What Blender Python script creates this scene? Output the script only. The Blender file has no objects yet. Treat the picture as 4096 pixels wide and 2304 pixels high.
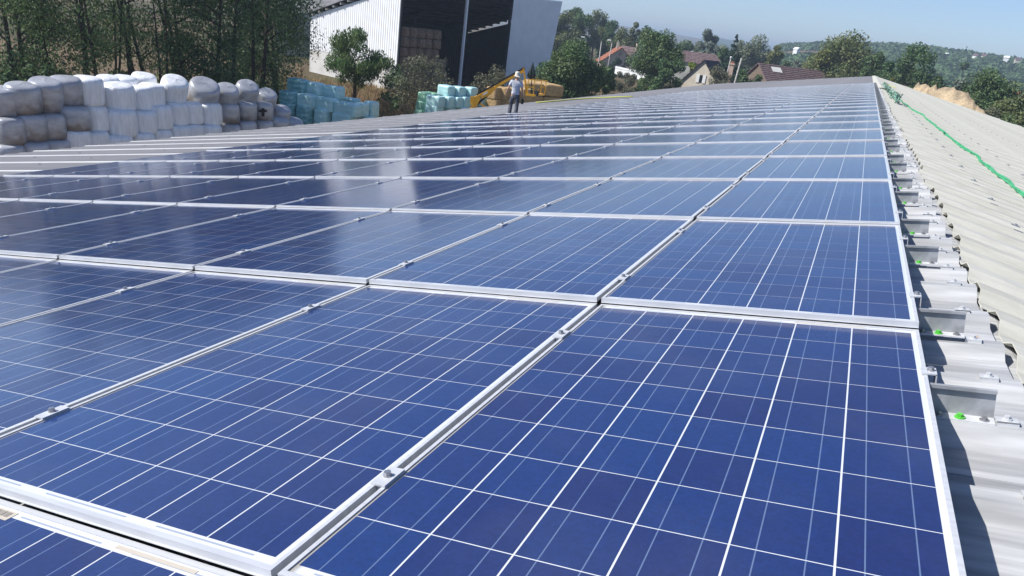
import bpy, math, random
import numpy as np
from mathutils import Matrix, Vector, Quaternion

# ---------------------------------------------------------------- camera, light
SC = bpy.context.scene
COL = SC.collection
CAM = Vector((-0.31747931, -0.73242565, 0.68237882))
RW = np.array([[0.89609652, -0.25108824, 0.36601328],
               [0.42676938, 0.26078141, -0.86594512],
               [0.12197918, 0.93217367, 0.34084209]])
LENS = 25.607
FPX = LENS / 36 * 4096
cd = bpy.data.cameras.new('camera'); cam = bpy.data.objects.new('camera', cd); COL.objects.link(cam)
cam.matrix_world = Matrix.Translation(CAM) @ Matrix(RW.tolist()).to_4x4()
cd.lens = LENS; cd.sensor_width = 36; cd.clip_start = 0.05; cd.clip_end = 9000
SC.camera = cam
SUN = Vector((-0.63, -0.37, 0.685)).normalized()
w = bpy.data.worlds.new('World'); SC.world = w; w.use_nodes = True
nt = w.node_tree; bg = nt.nodes['Background']
sky = nt.nodes.new('ShaderNodeTexSky'); sky.sky_type = 'NISHITA'; sky.sun_disc = False
sky.sun_elevation = math.asin(SUN.z); sky.sun_rotation = math.atan2(SUN.x, SUN.y)
sky.altitude = 1200; sky.air_density = 1.0; sky.dust_density = 0.15; sky.ozone_density = 4.0
tint = nt.nodes.new('ShaderNodeMix'); tint.data_type = 'RGBA'; tint.blend_type = 'MULTIPLY'; tint.inputs[0].default_value = 1; tint.inputs[7].default_value = (.97, .97, 1.05, 1)
nt.links.new(sky.outputs[0], tint.inputs[6]); nt.links.new(tint.outputs[2], bg.inputs[0]); bg.inputs[1].default_value = 0.098
sl = bpy.data.lights.new('sun', 'SUN'); sl.energy = 4.8; sl.angle = math.radians(0.5); sl.color = (1.0, 0.965, 0.91)
so = bpy.data.objects.new('sun', sl); COL.objects.link(so); so.rotation_euler = (-SUN).to_track_quat('-Z', 'Y').to_euler()
so.location = (-60, -10, 80)
SC.view_settings.view_transform = 'Standard'; SC.view_settings.look = 'None'
SC.view_settings.exposure = 0.44; SC.view_settings.gamma = 1.0
SC.render.engine = 'CYCLES'
SC.cycles.max_bounces = 6; SC.cycles.diffuse_bounces = 3; SC.cycles.glossy_bounces = 3
SC.cycles.transmission_bounces = 4; SC.cycles.transparent_max_bounces = 8
SC.cycles.use_denoising = True

TH = math.radians(11.0)
GZ = -8.2
CAMN = np.array(CAM)


def rdir(u, v):
    return RW @ np.array([(u - 2048) / FPX, -(v - 1152) / FPX, -1.0])


def at_dist(u, v, D):          # point seen at photo pixel (u, v), D metres away over the ground
    d = rdir(u, v); return Vector(CAMN + d * D / math.hypot(d[0], d[1]))


def on_plane(u, v, p, n):
    d = rdir(u, v); n = np.array(n, float); return Vector(CAMN + d * ((np.array(p, float) - CAMN) @ n) / (d @ n))


def mpp(P):                    # metres per photo pixel at point P
    return abs((np.array(P) - CAMN) @ RW[:, 2]) / FPX


ROOF_W = Matrix.Rotation(-TH, 4, 'Y')                     # slope under the panels, x runs up the slope
RIDGE = ROOF_W @ Vector((0.30, 0, -0.115))
ROOF_E = Matrix.Translation(RIDGE) @ Matrix.Rotation(TH, 4, 'Y')


# ---------------------------------------------------------------- helpers
class MB:
    def __init__(s): s.v = []; s.f = []; s.uv = None; s.n = 0

    def add(s, verts, faces):
        v = np.asarray(verts, float).reshape(-1, 3); s.v.append(v)
        s.f += [tuple(i + s.n for i in f) for f in faces]; s.n += len(v); return s

    def box(s, c, d, R=None, skip=()):
        x, y, z = (np.array(d) / 2)
        v = np.array([(-x, -y, -z), (x, -y, -z), (x, y, -z), (-x, y, -z), (-x, -y, z), (x, -y, z), (x, y, z), (-x, y, z)])
        if R is not None: v = v @ np.array(R).T
        F = [(0, 3, 2, 1), (4, 5, 6, 7), (0, 1, 5, 4), (1, 2, 6, 5), (2, 3, 7, 6), (3, 0, 4, 7)]
        return s.add(v + np.array(c), [f for i, f in enumerate(F) if i not in skip])

    def tube(s, pts, rad, n=6, cap=True):
        pts = [Vector(p) for p in pts]
        if not hasattr(rad, '__len__'): rad = [rad] * len(pts)
        V = []; F = []; up = None
        for i, p in enumerate(pts):
            t = (pts[min(i + 1, len(pts) - 1)] - pts[max(i - 1, 0)]).normalized()
            if up is None: up = t.orthogonal().normalized()
            a = (up - t * up.dot(t))
            a = a.normalized() if a.length > 1e-6 else t.orthogonal().normalized()
            up = a; b = t.cross(a)
            for k in range(n):
                g = 2 * math.pi * k / n; V.append(p + (a * math.cos(g) + b * math.sin(g)) * rad[i])
        for i in range(len(pts) - 1):
            for k in range(n):
                k2 = (k + 1) % n; F.append((i * n + k, i * n + k2, (i + 1) * n + k2, (i + 1) * n + k))
        if cap:
            F.append(tuple(range(n - 1, -1, -1))); F.append(tuple((len(pts) - 1) * n + k for k in range(n)))
        return s.add([tuple(x) for x in V], F)

    def bar(s, a, b, wd, hd=None, up=(0, 0, 1)):
        a = Vector(a); b = Vector(b); t = (b - a); L = t.length; t.normalize(); up = Vector(up)
        x = t.cross(up); x = x.normalized() if x.length > 1e-5 else t.orthogonal().normalized(); z = x.cross(t)
        R = np.array([[x[i], t[i], z[i]] for i in range(3)])
        return s.box((a + b) / 2, (wd, L, hd or wd), R)

    def poly(s, outline, ext):    # extrude a planar outline by a vector
        n = len(outline); e = np.array(ext, float); o = np.array(outline, float)
        F = [tuple(range(n - 1, -1, -1)), tuple(range(n, 2 * n))] + [(i, (i + 1) % n, (i + 1) % n + n, i + n) for i in range(n)]
        return s.add(np.vstack([o, o + e]), F)

    def mesh(s, name, mat=None, smooth=False):
        m = bpy.data.meshes.new(name); v = np.vstack(s.v) if s.v else np.zeros((0, 3))
        m.from_pydata(v.tolist(), [], s.f)
        if mat: m.materials.append(mat)
        if smooth: m.polygons.foreach_set('use_smooth', [True] * len(m.polygons))
        m.validate(); m.update(); return m

    def build(s, name, mat, parent=None, smooth=False):
        return link(name, s.mesh(name, mat, smooth), parent)


def link(name, data, parent=None):
    o = bpy.data.objects.new(name, data); COL.objects.link(o)
    if parent: o.parent = parent
    return o


def tag(o, label, cat, group=None):
    o['label'] = label; o['category'] = cat
    if group: o['group'] = group
    return o


def thing(name, label, cat, M=None, group=None):
    o = bpy.data.objects.new(name, None); COL.objects.link(o); o.empty_display_size = .2
    if M is not None: o.matrix_world = M if isinstance(M, Matrix) else Matrix.Translation(M)
    return tag(o, label, cat, group)


def copy_tree(o, M=None):
    c = o.copy(); COL.objects.link(c)
    if M is not None: c.matrix_world = M
    for ch in o.children:
        d = ch.copy(); COL.objects.link(d); d.parent = c
        for g in ch.children:
            e = g.copy(); COL.objects.link(e); e.parent = d
    return c


ORD = ('zeroth first second third fourth fifth sixth seventh eighth ninth tenth eleventh twelfth thirteenth fourteenth fifteenth '
       'sixteenth seventeenth eighteenth nineteenth twentieth').split()
def ordw(n):
    if n < len(ORD): return ORD[n]
    t = {2: 'twenty', 3: 'thirty', 4: 'forty', 5: 'fifty', 6: 'sixty'}[n // 10]
    return (t + '-' + ORD[n % 10]) if n % 10 else {2: 'twentieth', 3: 'thirtieth', 4: 'fortieth', 5: 'fiftieth', 6: 'sixtieth'}[n // 10]


def mat(name, col, rough=.7, metal=0., spec=.3, var=.0, scale=4., col2=None, thr=(.4, .6), bump=0., bscale=30., coat=0., coord='Object', detail=5.0,
        stretch=None, rnd=0.):
    m = bpy.data.materials.new(name); m.use_nodes = True; N = m.node_tree.nodes; L = m.node_tree.links
    b = N['Principled BSDF']; b.inputs['Roughness'].default_value = rough; b.inputs['Metallic'].default_value = metal
    b.inputs['Specular IOR Level'].default_value = spec
    b.inputs['Base Color'].default_value = (*col, 1); b.inputs['Coat Weight'].default_value = coat
    tc = N.new('ShaderNodeTexCoord'); vec = tc.outputs[coord]
    if stretch:
        mp = N.new('ShaderNodeMapping'); mp.inputs['Scale'].default_value = stretch; L.new(vec, mp.inputs[0]); vec = mp.outputs[0]
    out = None
    if col2 is not None or var:
        n = N.new('ShaderNodeTexNoise'); n.inputs['Scale'].default_value = scale; n.inputs['Detail'].default_value = detail; L.new(vec, n.inputs['Vector'])
        r = N.new('ShaderNodeValToRGB'); r.color_ramp.elements[0].position = thr[0]; r.color_ramp.elements[1].position = thr[1]
        c2 = col2 if col2 is not None else tuple(c * (1 + var) for c in col); c1 = col if col2 is not None else tuple(c * (1 - var) for c in col)
        r.color_ramp.elements[0].color = (*c1, 1); r.color_ramp.elements[1].color = (*c2, 1)
        L.new(n.outputs[0], r.inputs[0]); out = r.outputs[0]
        if col2 is not None and var:
            n2 = N.new('ShaderNodeTexNoise'); n2.inputs['Scale'].default_value = scale * 7; n2.inputs['Detail'].default_value = 4; L.new(vec, n2.inputs['Vector'])
            h = N.new('ShaderNodeHueSaturation'); L.new(out, h.inputs['Color'])
            ma = N.new('ShaderNodeMapRange'); ma.inputs[1].default_value = .3; ma.inputs[2].default_value = .7; ma.inputs[3].default_value = 1 - var; ma.inputs[4].default_value = 1 + var
            L.new(n2.outputs[0], ma.inputs[0]); L.new(ma.outputs[0], h.inputs['Value']); out = h.outputs[0]
    if rnd:
        oi = N.new('ShaderNodeObjectInfo'); h = N.new('ShaderNodeHueSaturation')
        ma = N.new('ShaderNodeMapRange'); ma.inputs[3].default_value = 1 - rnd; ma.inputs[4].default_value = 1 + rnd
        L.new(oi.outputs['Random'], ma.inputs[0]); L.new(ma.outputs[0], h.inputs['Value'])
        if out is not None: L.new(out, h.inputs['Color'])
        else: h.inputs['Color'].default_value = (*col, 1)
        out = h.outputs[0]
    if out is not None: L.new(out, b.inputs['Base Color'])
    if bump:
        n = N.new('ShaderNodeTexNoise'); n.inputs['Scale'].default_value = bscale; n.inputs['Detail'].default_value = 4; L.new(vec, n.inputs['Vector'])
        bp = N.new('ShaderNodeBump'); bp.inputs['Strength'].default_value = bump; bp.inputs['Distance'].default_value = .05
        L.new(n.outputs[0], bp.inputs['Height']); L.new(bp.outputs[0], b.inputs['Normal'])
    return m


def leaf_mat(name, col, hue=.03, val=.45):
    m = bpy.data.materials.new(name); m.use_nodes = True; N = m.node_tree.nodes; L = m.node_tree.links
    b = N['Principled BSDF']; b.inputs['Roughness'].default_value = .55; b.inputs['Specular IOR Level'].default_value = .25
    g = N.new('ShaderNodeNewGeometry'); h = N.new('ShaderNodeHueSaturation'); h.inputs['Color'].default_value = (*col, 1)
    a = N.new('ShaderNodeMapRange'); a.inputs[3].default_value = 1 - val; a.inputs[4].default_value = 1 + val
    L.new(g.outputs['Random Per Island'], a.inputs[0])
    tc = N.new('ShaderNodeTexCoord'); n = N.new('ShaderNodeTexNoise'); n.inputs['Scale'].default_value = .5; n.inputs['Detail'].default_value = 2
    L.new(tc.outputs['Object'], n.inputs['Vector'])
    hh = N.new('ShaderNodeMapRange'); hh.inputs[1].default_value = .3; hh.inputs[2].default_value = .7; hh.inputs[3].default_value = .5 - hue; hh.inputs[4].default_value = .5 + hue
    L.new(n.outputs[0], hh.inputs[0]); L.new(hh.outputs[0], h.inputs['Hue']); L.new(a.outputs[0], h.inputs['Value'])
    L.new(h.outputs[0], b.inputs['Base Color'])
    t = N.new('ShaderNodeBsdfTranslucent'); L.new(h.outputs[0], t.inputs['Color'])
    mx = N.new('ShaderNodeMixShader'); mx.inputs[0].default_value = .3
    L.new(b.outputs[0], mx.inputs[1]); L.new(t.outputs[0], mx.inputs[2]); L.new(mx.outputs[0], N['Material Output'].inputs[0])
    return m


def cell_mat():
    m = bpy.data.materials.new('silicon_cell'); m.use_nodes = True; N = m.node_tree.nodes; L = m.node_tree.links
    b = N['Principled BSDF']
    g = N.new('ShaderNodeNewGeometry'); oi = N.new('ShaderNodeObjectInfo')
    ad = N.new('ShaderNodeMath'); ad.operation = 'ADD'; L.new(g.outputs['Random Per Island'], ad.inputs[0]); L.new(oi.outputs['Random'], ad.inputs[1])
    fr = N.new('ShaderNodeMath'); fr.operation = 'FRACT'; L.new(ad.outputs[0], fr.inputs[0])
    r = N.new('ShaderNodeValToRGB'); e = r.color_ramp.elements
    e[0].position = 0; e[0].color = (.0095, .0195, .104, 1); e[1].position = 1; e[1].color = (.0075, .033, .145, 1)
    q = e.new(.35); q.color = (.0085, .0255, .122, 1); q = e.new(.75); q.color = (.008, .0285, .132, 1)
    L.new(fr.outputs[0], r.inputs[0])
    uv = N.new('ShaderNodeUVMap'); n = N.new('ShaderNodeTexVoronoi'); n.inputs['Scale'].default_value = 22; L.new(uv.outputs[0], n.inputs['Vector'])
    n2 = N.new('ShaderNodeTexNoise'); n2.inputs['Scale'].default_value = 3; L.new(uv.outputs[0], n2.inputs['Vector'])
    sm = N.new('ShaderNodeMath'); sm.operation = 'ADD'; L.new(n.outputs['Color'], sm.inputs[0]); L.new(n2.outputs[0], sm.inputs[1])
    mr = N.new('ShaderNodeMapRange'); mr.inputs[1].default_value = .3; mr.inputs[2].default_value = 1.7; mr.inputs[3].default_value = .82; mr.inputs[4].default_value = 1.18; L.new(sm.outputs[0], mr.inputs[0])
    hs = N.new('ShaderNodeHueSaturation'); L.new(r.outputs[0], hs.inputs['Color']); L.new(mr.outputs[0], hs.inputs['Value'])
    sp = N.new('ShaderNodeSeparateXYZ'); L.new(uv.outputs[0], sp.inputs[0])
    mk = []
    for c in (.26, .745):
        s1 = N.new('ShaderNodeMath'); s1.operation = 'SUBTRACT'; s1.inputs[1].default_value = c; L.new(sp.outputs[0], s1.inputs[0])
        s2 = N.new('ShaderNodeMath'); s2.operation = 'ABSOLUTE'; L.new(s1.outputs[0], s2.inputs[0])
        s3 = N.new('ShaderNodeMath'); s3.operation = 'LESS_THAN'; s3.inputs[1].default_value = .0075; L.new(s2.outputs[0], s3.inputs[0]); mk.append(s3)
    mm = N.new('ShaderNodeMath'); mm.operation = 'ADD'; L.new(mk[0].outputs[0], mm.inputs[0]); L.new(mk[1].outputs[0], mm.inputs[1])
    mx = N.new('ShaderNodeMix'); mx.data_type = 'RGBA'; L.new(mm.outputs[0], mx.inputs[0]); L.new(hs.outputs[0], mx.inputs[6]); mx.inputs[7].default_value = (.11, .16, .29, 1)
    L.new(mx.outputs[2], b.inputs['Base Color']); glass(b); dust(m, b, mx.outputs[2])
    return m


def glass(b):
    b.inputs['Roughness'].default_value = .7; b.inputs['Specular IOR Level'].default_value = .1
    b.inputs['Coat Weight'].default_value = 1.; b.inputs['Coat Roughness'].default_value = .125; b.inputs['Coat IOR'].default_value = 1.52


def dust(m, b, col):
    N = m.node_tree.nodes; L = m.node_tree.links
    tc = N.new('ShaderNodeTexCoord'); n = N.new('ShaderNodeTexNoise'); n.inputs['Scale'].default_value = 900; n.inputs['Detail'].default_value = 1
    g = N.new('ShaderNodeNewGeometry'); L.new(g.outputs['Position'], n.inputs['Vector']); n.inputs['Scale'].default_value = 2.2; n.inputs['Detail'].default_value = 8
    mr = N.new('ShaderNodeMapRange'); mr.inputs[1].default_value = .45; mr.inputs[2].default_value = .8; mr.inputs[3].default_value = 0.015; mr.inputs[4].default_value = .09; L.new(n.outputs[0], mr.inputs[0])
    mx = N.new('ShaderNodeMix'); mx.data_type = 'RGBA'; L.new(mr.outputs[0], mx.inputs[0]); L.new(col, mx.inputs[6]); mx.inputs[7].default_value = (.30, .29, .27, 1)
    L.new(mx.outputs[2], b.inputs['Base Color'])


def back_mat():     # white backsheet, dusty along the edge where the dirt gathers
    m = mat('backsheet_white', (.64, .66, .69)); N = m.node_tree.nodes; L = m.node_tree.links; b = N['Principled BSDF']; glass(b)
    tc = N.new('ShaderNodeTexCoord'); sp = N.new('ShaderNodeSeparateXYZ'); L.new(tc.outputs['Object'], sp.inputs[0])
    n = N.new('ShaderNodeTexNoise'); n.inputs['Scale'].default_value = 14; n.inputs['Detail'].default_value = 6; L.new(tc.outputs['Object'], n.inputs['Vector'])
    a = N.new('ShaderNodeMath'); a.operation = 'MULTIPLY_ADD'; a.inputs[1].default_value = .02; L.new(n.outputs[0], a.inputs[0]); L.new(sp.outputs[0], a.inputs[2])
    mr = N.new('ShaderNodeMapRange'); mr.inputs[1].default_value = -.455; mr.inputs[2].default_value = -.467; mr.inputs[4].default_value = .9; L.new(a.outputs[0], mr.inputs[0])
    mx = N.new('ShaderNodeMix'); mx.data_type = 'RGBA'; L.new(mr.outputs[0], mx.inputs[0]); mx.inputs[6].default_value = (.64, .66, .69, 1); mx.inputs[7].default_value = (.34, .31, .26, 1)
    L.new(mx.outputs[2], b.inputs['Base Color']); return m


M = {}
M['cell'] = cell_mat()
M['back'] = back_mat()
M['alu'] = mat('anodised_aluminium', (.57, .58, .60), .45, .2, .5, var=.06, scale=6, stretch=(1, 8, 1))
M['steel'] = mat('galvanised_steel', (.58, .59, .60), .5, .15, .4, var=.12, scale=14, bump=.05, bscale=60)
M['steeld'] = mat('shaded_galvanised_steel', (.36, .37, .385), .55, .2, .4, var=.15, scale=16, bump=.05, bscale=60)  # darker copy of the steel, shade of the upright plates put into the colour
M['bolt'] = mat('bolt_steel', (.42, .42, .43), .35, .8)
M['green_bolt'] = mat('green_bolt', (.10, .50, .06), .4)
M['sticker'] = mat('sticker', (.50, .45, .38)); M['ink'] = mat('sticker_ink', (.25, .23, .21)); M['ribbon'] = mat('ribbon_grey', (.33, .36, .44)); glass(M['ribbon'].node_tree.nodes['Principled BSDF'])
M['roofw'] = mat('grey_roof_metal', (.30, .305, .31), .62, .1, .3, col2=(.48, .485, .485), thr=(.36, .58), var=.18, scale=2.2, bump=.04, bscale=25, stretch=(.25, 3, 1))
M['roofd'] = mat('dull_grey_roof_metal', (.165, .165, .178), .8, 0, .15, col2=(.205, .205, .218), thr=(.35, .7), var=.08, scale=1.2, stretch=(.25, 3, 1))
M['roofe'] = mat('cream_roof_metal', (.49, .475, .40), .8, 0, .2, col2=(.58, .565, .50), thr=(.35, .65), var=.10, scale=1.4, bump=.08, bscale=40, stretch=(.5, 2, 1))
M['wall'] = mat('barn_wall', (.42, .40, .36), .9, var=.15, scale=.6)
M['wood'] = mat('old_wood', (.16, .12, .09), .9, var=.25, scale=5)
M['wrapw'] = mat('white_stretch_film', (.86, .87, .88), .33, 0, .5, var=.07, scale=2.5, bump=.6, bscale=7, stretch=(3, 3, .5))
M['tyre'] = mat('rubber', (.02, .02, .02), .8)
M['straw'] = mat('straw', (.36, .235, .11), .95, 0, .1, col2=(.58, .41, .22), thr=(.35, .65), var=.3, scale=5, bump=.8, bscale=22, stretch=(1, 1, 2.5))
M['strawr'] = mat('round_bale_straw', (.24, .17, .12), .95, 0, .1, var=.25, scale=6, bump=.5, bscale=20)
M['yellow'] = mat('yellow_paint', (.78, .40, .015), .4, 0, .5, var=.08, scale=5)
M['black'] = mat('black_rubber_and_gap_shadow', (.015, .016, .018), .5)
M['dgreen'] = mat('dark_green_canvas', (.022, .035, .032), .8, var=.3, scale=6)
M['white'] = mat('white_paint', (.78, .78, .76), .6, var=.04, scale=3)
M['sheetw'] = mat('white_cladding', (.88, .88, .87), .5, 0, .4, var=.03, scale=.8)
M['sheetg'] = mat('grey_blue_cladding', (.76, .78, .82), .5, 0, .4, var=.03, scale=.8)
M['dark'] = mat('interior_shade_and_dark_parts', (.020, .022, .028), .9, var=.2, scale=2)  # near black: hangar interior shade put into the colour, also small dark parts
M['conc'] = mat('concrete', (.62, .60, .56), .9, 0, .2, col2=(.48, .45, .40), thr=(.45, .75), var=.08, scale=.7)
M['render'] = mat('cream_render', (.62, .56, .46), .95, 0, .1, col2=(.52, .47, .39), thr=(.4, .7), var=.08, scale=.8)
M['pink'] = mat('pinkish_render', (.46, .37, .30), .95, var=.06, scale=1)
M['tile'] = mat('brown_tiles', (.12, .082, .08), .9, 0, .15, col2=(.185, .13, .13), var=.25, scale=2.2)
M['tiler'] = mat('red_tiles', (.30, .12, .075), .85, 0, .15, var=.2, scale=3)
M['tiled'] = mat('dark_tiles', (.05, .035, .04), .7, 0, .3, var=.2, scale=3)
M['brick'] = mat('brick', (.50, .37, .29), .9, var=.25, scale=6)
M['shed'] = mat('grey_fibre_roof', (.17, .165, .165), .9, 0, .1, col2=(.26, .25, .25), thr=(.4, .6), var=.12, scale=.5)
M['pole'] = mat('grey_pole', (.42, .40, .37), .85, var=.15, scale=4)
M['sand'] = mat('sand_heap', (.42, .325, .21), .95, 0, .1, col2=(.27, .215, .145), thr=(.45, .65), var=.3, scale=.9, bump=1., bscale=3)
M['path'] = mat('earth_path', (.42, .30, .23), .95, 0, .1, var=.12, scale=1.)
M['skin'] = mat('skin', (.50, .28, .20), .6, var=.05, scale=10)
M['tee'] = mat('grey_tshirt', (.54, .55, .58), .9, 0, .1, var=.08, scale=12, bump=.4, bscale=14)
M['jean'] = mat('dark_grey_trousers', (.10, .105, .12), .9, 0, .1, var=.3, scale=10, bump=.5, bscale=14)
M['hat'] = mat('beige_hat', (.62, .57, .47), .9, var=.06, scale=10)
M['gcord'] = mat('green_rope', (.06, .36, .17), .6, 0, .3, var=.15, scale=9)
M['pale_cord'] = mat('pale_green_rope', (.22, .40, .30), .7, var=.3, scale=25)
M['ycord'] = mat('yellow_rope', (.55, .55, .12), .6)
M['bark'] = mat('bark', (.06, .048, .038), .95, 0, .1, var=.3, scale=8)
M['glassw'] = mat('window_dark', (.02, .025, .03), .1, 0, .5)
for k, c in dict(rob=(.066, .100, .034), dense=(.052, .085, .035), mid=(.060, .092, .036), olive=(.085, .100, .040), pale=(.16, .18, .11),
                 lime=(.17, .22, .03), twig=(.088, .090, .056), con=(.030, .055, .032), blue=(.13, .155, .12), yel=(.13, .14, .045), dry=(.24, .17, .085)).items():
    M['l_' + k] = leaf_mat('leaf_' + k, tuple(x * (1.8 if k in ('rob', 'mid', 'olive', 'twig', 'dense') else 1.4) for x in c))


def teal_mat(name, c1, c2):
    return mat(name, c1, .30, 0, .5, col2=c2, thr=(.42, .62), var=.06, scale=1.6, bump=.3, bscale=7, stretch=(1, 1, 4))
M['teal'] = teal_mat('teal_film', (.42, .70, .70), (.52, .78, .78))
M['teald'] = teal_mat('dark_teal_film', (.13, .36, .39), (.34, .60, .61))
M['tealg'] = teal_mat('green_film', (.26, .52, .34), (.36, .62, .45))


def silver_mat():
    m = mat('dirty_silver_film', (.52, .53, .56), .28, .1, .5, col2=(.30, .30, .32), thr=(.32, .75), var=.08, scale=1.3, bump=.3, bscale=5, stretch=(1, 1, 3))
    N = m.node_tree.nodes; L = m.node_tree.links; b = N['Principled BSDF']; src = b.inputs['Base Color'].links[0].from_socket
    tc = N.new('ShaderNodeTexCoord'); sp = N.new('ShaderNodeSeparateXYZ'); L.new(tc.outputs['Object'], sp.inputs[0])
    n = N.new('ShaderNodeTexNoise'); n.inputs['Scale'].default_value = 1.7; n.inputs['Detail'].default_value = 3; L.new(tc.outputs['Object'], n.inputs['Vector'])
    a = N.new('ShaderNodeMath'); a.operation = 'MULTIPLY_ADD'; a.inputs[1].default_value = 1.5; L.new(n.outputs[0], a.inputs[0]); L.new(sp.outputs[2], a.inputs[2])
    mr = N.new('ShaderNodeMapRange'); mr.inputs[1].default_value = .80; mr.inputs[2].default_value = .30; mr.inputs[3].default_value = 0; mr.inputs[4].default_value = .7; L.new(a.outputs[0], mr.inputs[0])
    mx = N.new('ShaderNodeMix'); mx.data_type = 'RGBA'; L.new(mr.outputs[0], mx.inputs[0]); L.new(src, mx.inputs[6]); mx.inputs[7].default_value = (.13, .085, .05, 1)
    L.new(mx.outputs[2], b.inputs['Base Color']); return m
M['wraps'] = silver_mat()


# ---------------------------------------------------------------- terrain
def sstep(a, b, x):
    t = np.clip((x - a) / (b - a), 0, 1); return t * t * (3 - 2 * t)


def vnoise(x, y, s=0):
    return (np.sin(x * 1.0 + 1.7 * np.sin(y * .7 + s)) + np.sin(y * 1.3 + 1.1 * np.sin(x * .9 + 2 * s)) + np.sin((x + y) * .71 + s * 3)) / 3


SKY_PX = [(2300, 80), (2460, 99), (2800, 154), (3060, 198), (3110, 194), (3330, 188), (3560, 194), (3700, 206), (3900, 232), (4096, 260)]
_az = []; _el = []
for u, v in SKY_PX:
    d = rdir(u, v); _az.append(math.atan2(d[0], d[1])); _el.append(d[2] / math.hypot(d[0], d[1]))
_az = [-3.2, _az[0] - .4] + _az + [.5, 1.0, 3.2]; _el = [.01, .012] + _el + [.04, .03, .01]


def ground(x, y):
    x = np.asarray(x, float); y = np.asarray(y, float)
    dx = x - CAM.x; dy = y - CAM.y; r = np.hypot(dx, dy); az = np.arctan2(dx, dy)
    z = GZ + 2.6 * sstep(17, 34, x) * (1 - sstep(150, 260, r)) + .25 * vnoise(x * .06, y * .06)
    el = np.interp(az, _az, _el)
    fr = sstep(-.13, -.10, az)                                     # the far ridge gives way to the nearer wooded hill
    R0 = 1300 * (1 - fr) + 330 * fr; R1 = 3000 * (1 - fr) + 900 * fr
    H = (CAM.z - GZ) + el * R1
    z = z + H * sstep(0, 1, (r - R0) / (R1 - R0)) * (1 - .35 * sstep(R1, R1 * 1.6, r))
    return z


def gz(x, y): return float(ground(x, y))


def make_ground():
    rs = np.concatenate([np.linspace(0, 40, 6), np.linspace(50, 400, 40), np.geomspace(420, 5200, 46)])
    azs = np.unique(np.concatenate([np.linspace(-math.pi, math.pi, 90), np.linspace(-1.2, .6, 160)]))
    V = []; na = len(azs)
    A, R = np.meshgrid(azs, rs); X = CAM.x + R * np.sin(A); Y = CAM.y + R * np.cos(A); Z = ground(X, Y)
    V = np.stack([X, Y, Z], -1).reshape(-1, 3); F = []
    for i in range(len(rs) - 1):
        for j in range(na - 1):
            a = i * na + j; F.append((a, a + 1, a + na + 1, a + na))
    b = MB(); b.add(V, F)
    m = bpy.data.materials.new('field'); m.use_nodes = True; N = m.node_tree.nodes; L = m.node_tree.links; p = N['Principled BSDF']
    p.inputs['Roughness'].default_value = .95; p.inputs['Specular IOR Level'].default_value = .1
    g = N.new('ShaderNodeNewGeometry')
    n1 = N.new('ShaderNodeTexNoise'); n1.inputs['Scale'].default_value = .035; n1.inputs['Detail'].default_value = 6; L.new(g.outputs['Position'], n1.inputs['Vector'])
    r1 = N.new('ShaderNodeValToRGB'); e = r1.color_ramp.elements
    e[0].position = .36; e[0].color = (.060, .072, .026, 1); e[1].position = .62; e[1].color = (.19, .135, .082, 1); q = e.new(.47); q.color = (.105, .082, .045, 1)
    L.new(n1.outputs[0], r1.inputs[0])
    n2 = N.new('ShaderNodeTexNoise'); n2.inputs['Scale'].default_value = 2.5; n2.inputs['Detail'].default_value = 6; L.new(g.outputs['Position'], n2.inputs['Vector'])
    h = N.new('ShaderNodeHueSaturation'); mr = N.new('ShaderNodeMapRange'); mr.inputs[1].default_value = .3; mr.inputs[2].default_value = .7; mr.inputs[3].default_value = .65; mr.inputs[4].default_value = 1.35
    L.new(n2.outputs[0], mr.inputs[0]); L.new(mr.outputs[0], h.inputs['Value']); L.new(r1.outputs[0], h.inputs['Color']); L.new(h.outputs[0], p.inputs['Base Color'])
    o = b.build('ground', m, smooth=True); o['kind'] = 'structure'; o['label'] = 'dry grass and earth fields running out to the wooded hills'
make_ground()


# ---------------------------------------------------------------- the barn roof
barn = thing('barn_building', 'long low barn whose grey and cream metal roof carries the solar panels', 'barn', Vector((0, 0, GZ)))
BINV = Matrix.Translation(Vector((0, 0, -GZ)))
Y0, Y1 = -5.0, 99.0
WEAVE, EEAVE = -18.0, 14.6


def sheet_mesh(name, x0, x1, pitch, nrib, ribh, last_h, topw, basew, mt, over=.03):
    prof = [(-over, 0)]
    for i in range(nrib):
        c = pitch * (i + .5); h = last_h if i == 0 else ribh
        prof += [(c - basew / 2, 0), (c - topw / 2, h), (c + topw / 2, h), (c + basew / 2, 0)]
    prof += [(pitch * nrib, 0)]
    b = MB(); n = len(prof); t = .004
    V = [(x, y, z + dz) for dz in (0, -t) for x in (x0, x1) for (y, z) in prof]; F = []
    for i in range(n - 1):
        F.append((i + 1, i, n + i, n + i + 1)); F.append((2 * n + i, 2 * n + i + 1, 3 * n + i + 1, 3 * n + i))
        F.append((i, i + 1, 2 * n + i + 1, 2 * n + i)); F.append((n + i + 1, n + i, 3 * n + i, 3 * n + i + 1))
    F += [(0, 2 * n, 3 * n, n), (n - 1, 2 * n - 1, 4 * n - 1, 3 * n - 1)]
    b.add(V, F); return b.mesh(name, mt)


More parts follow.
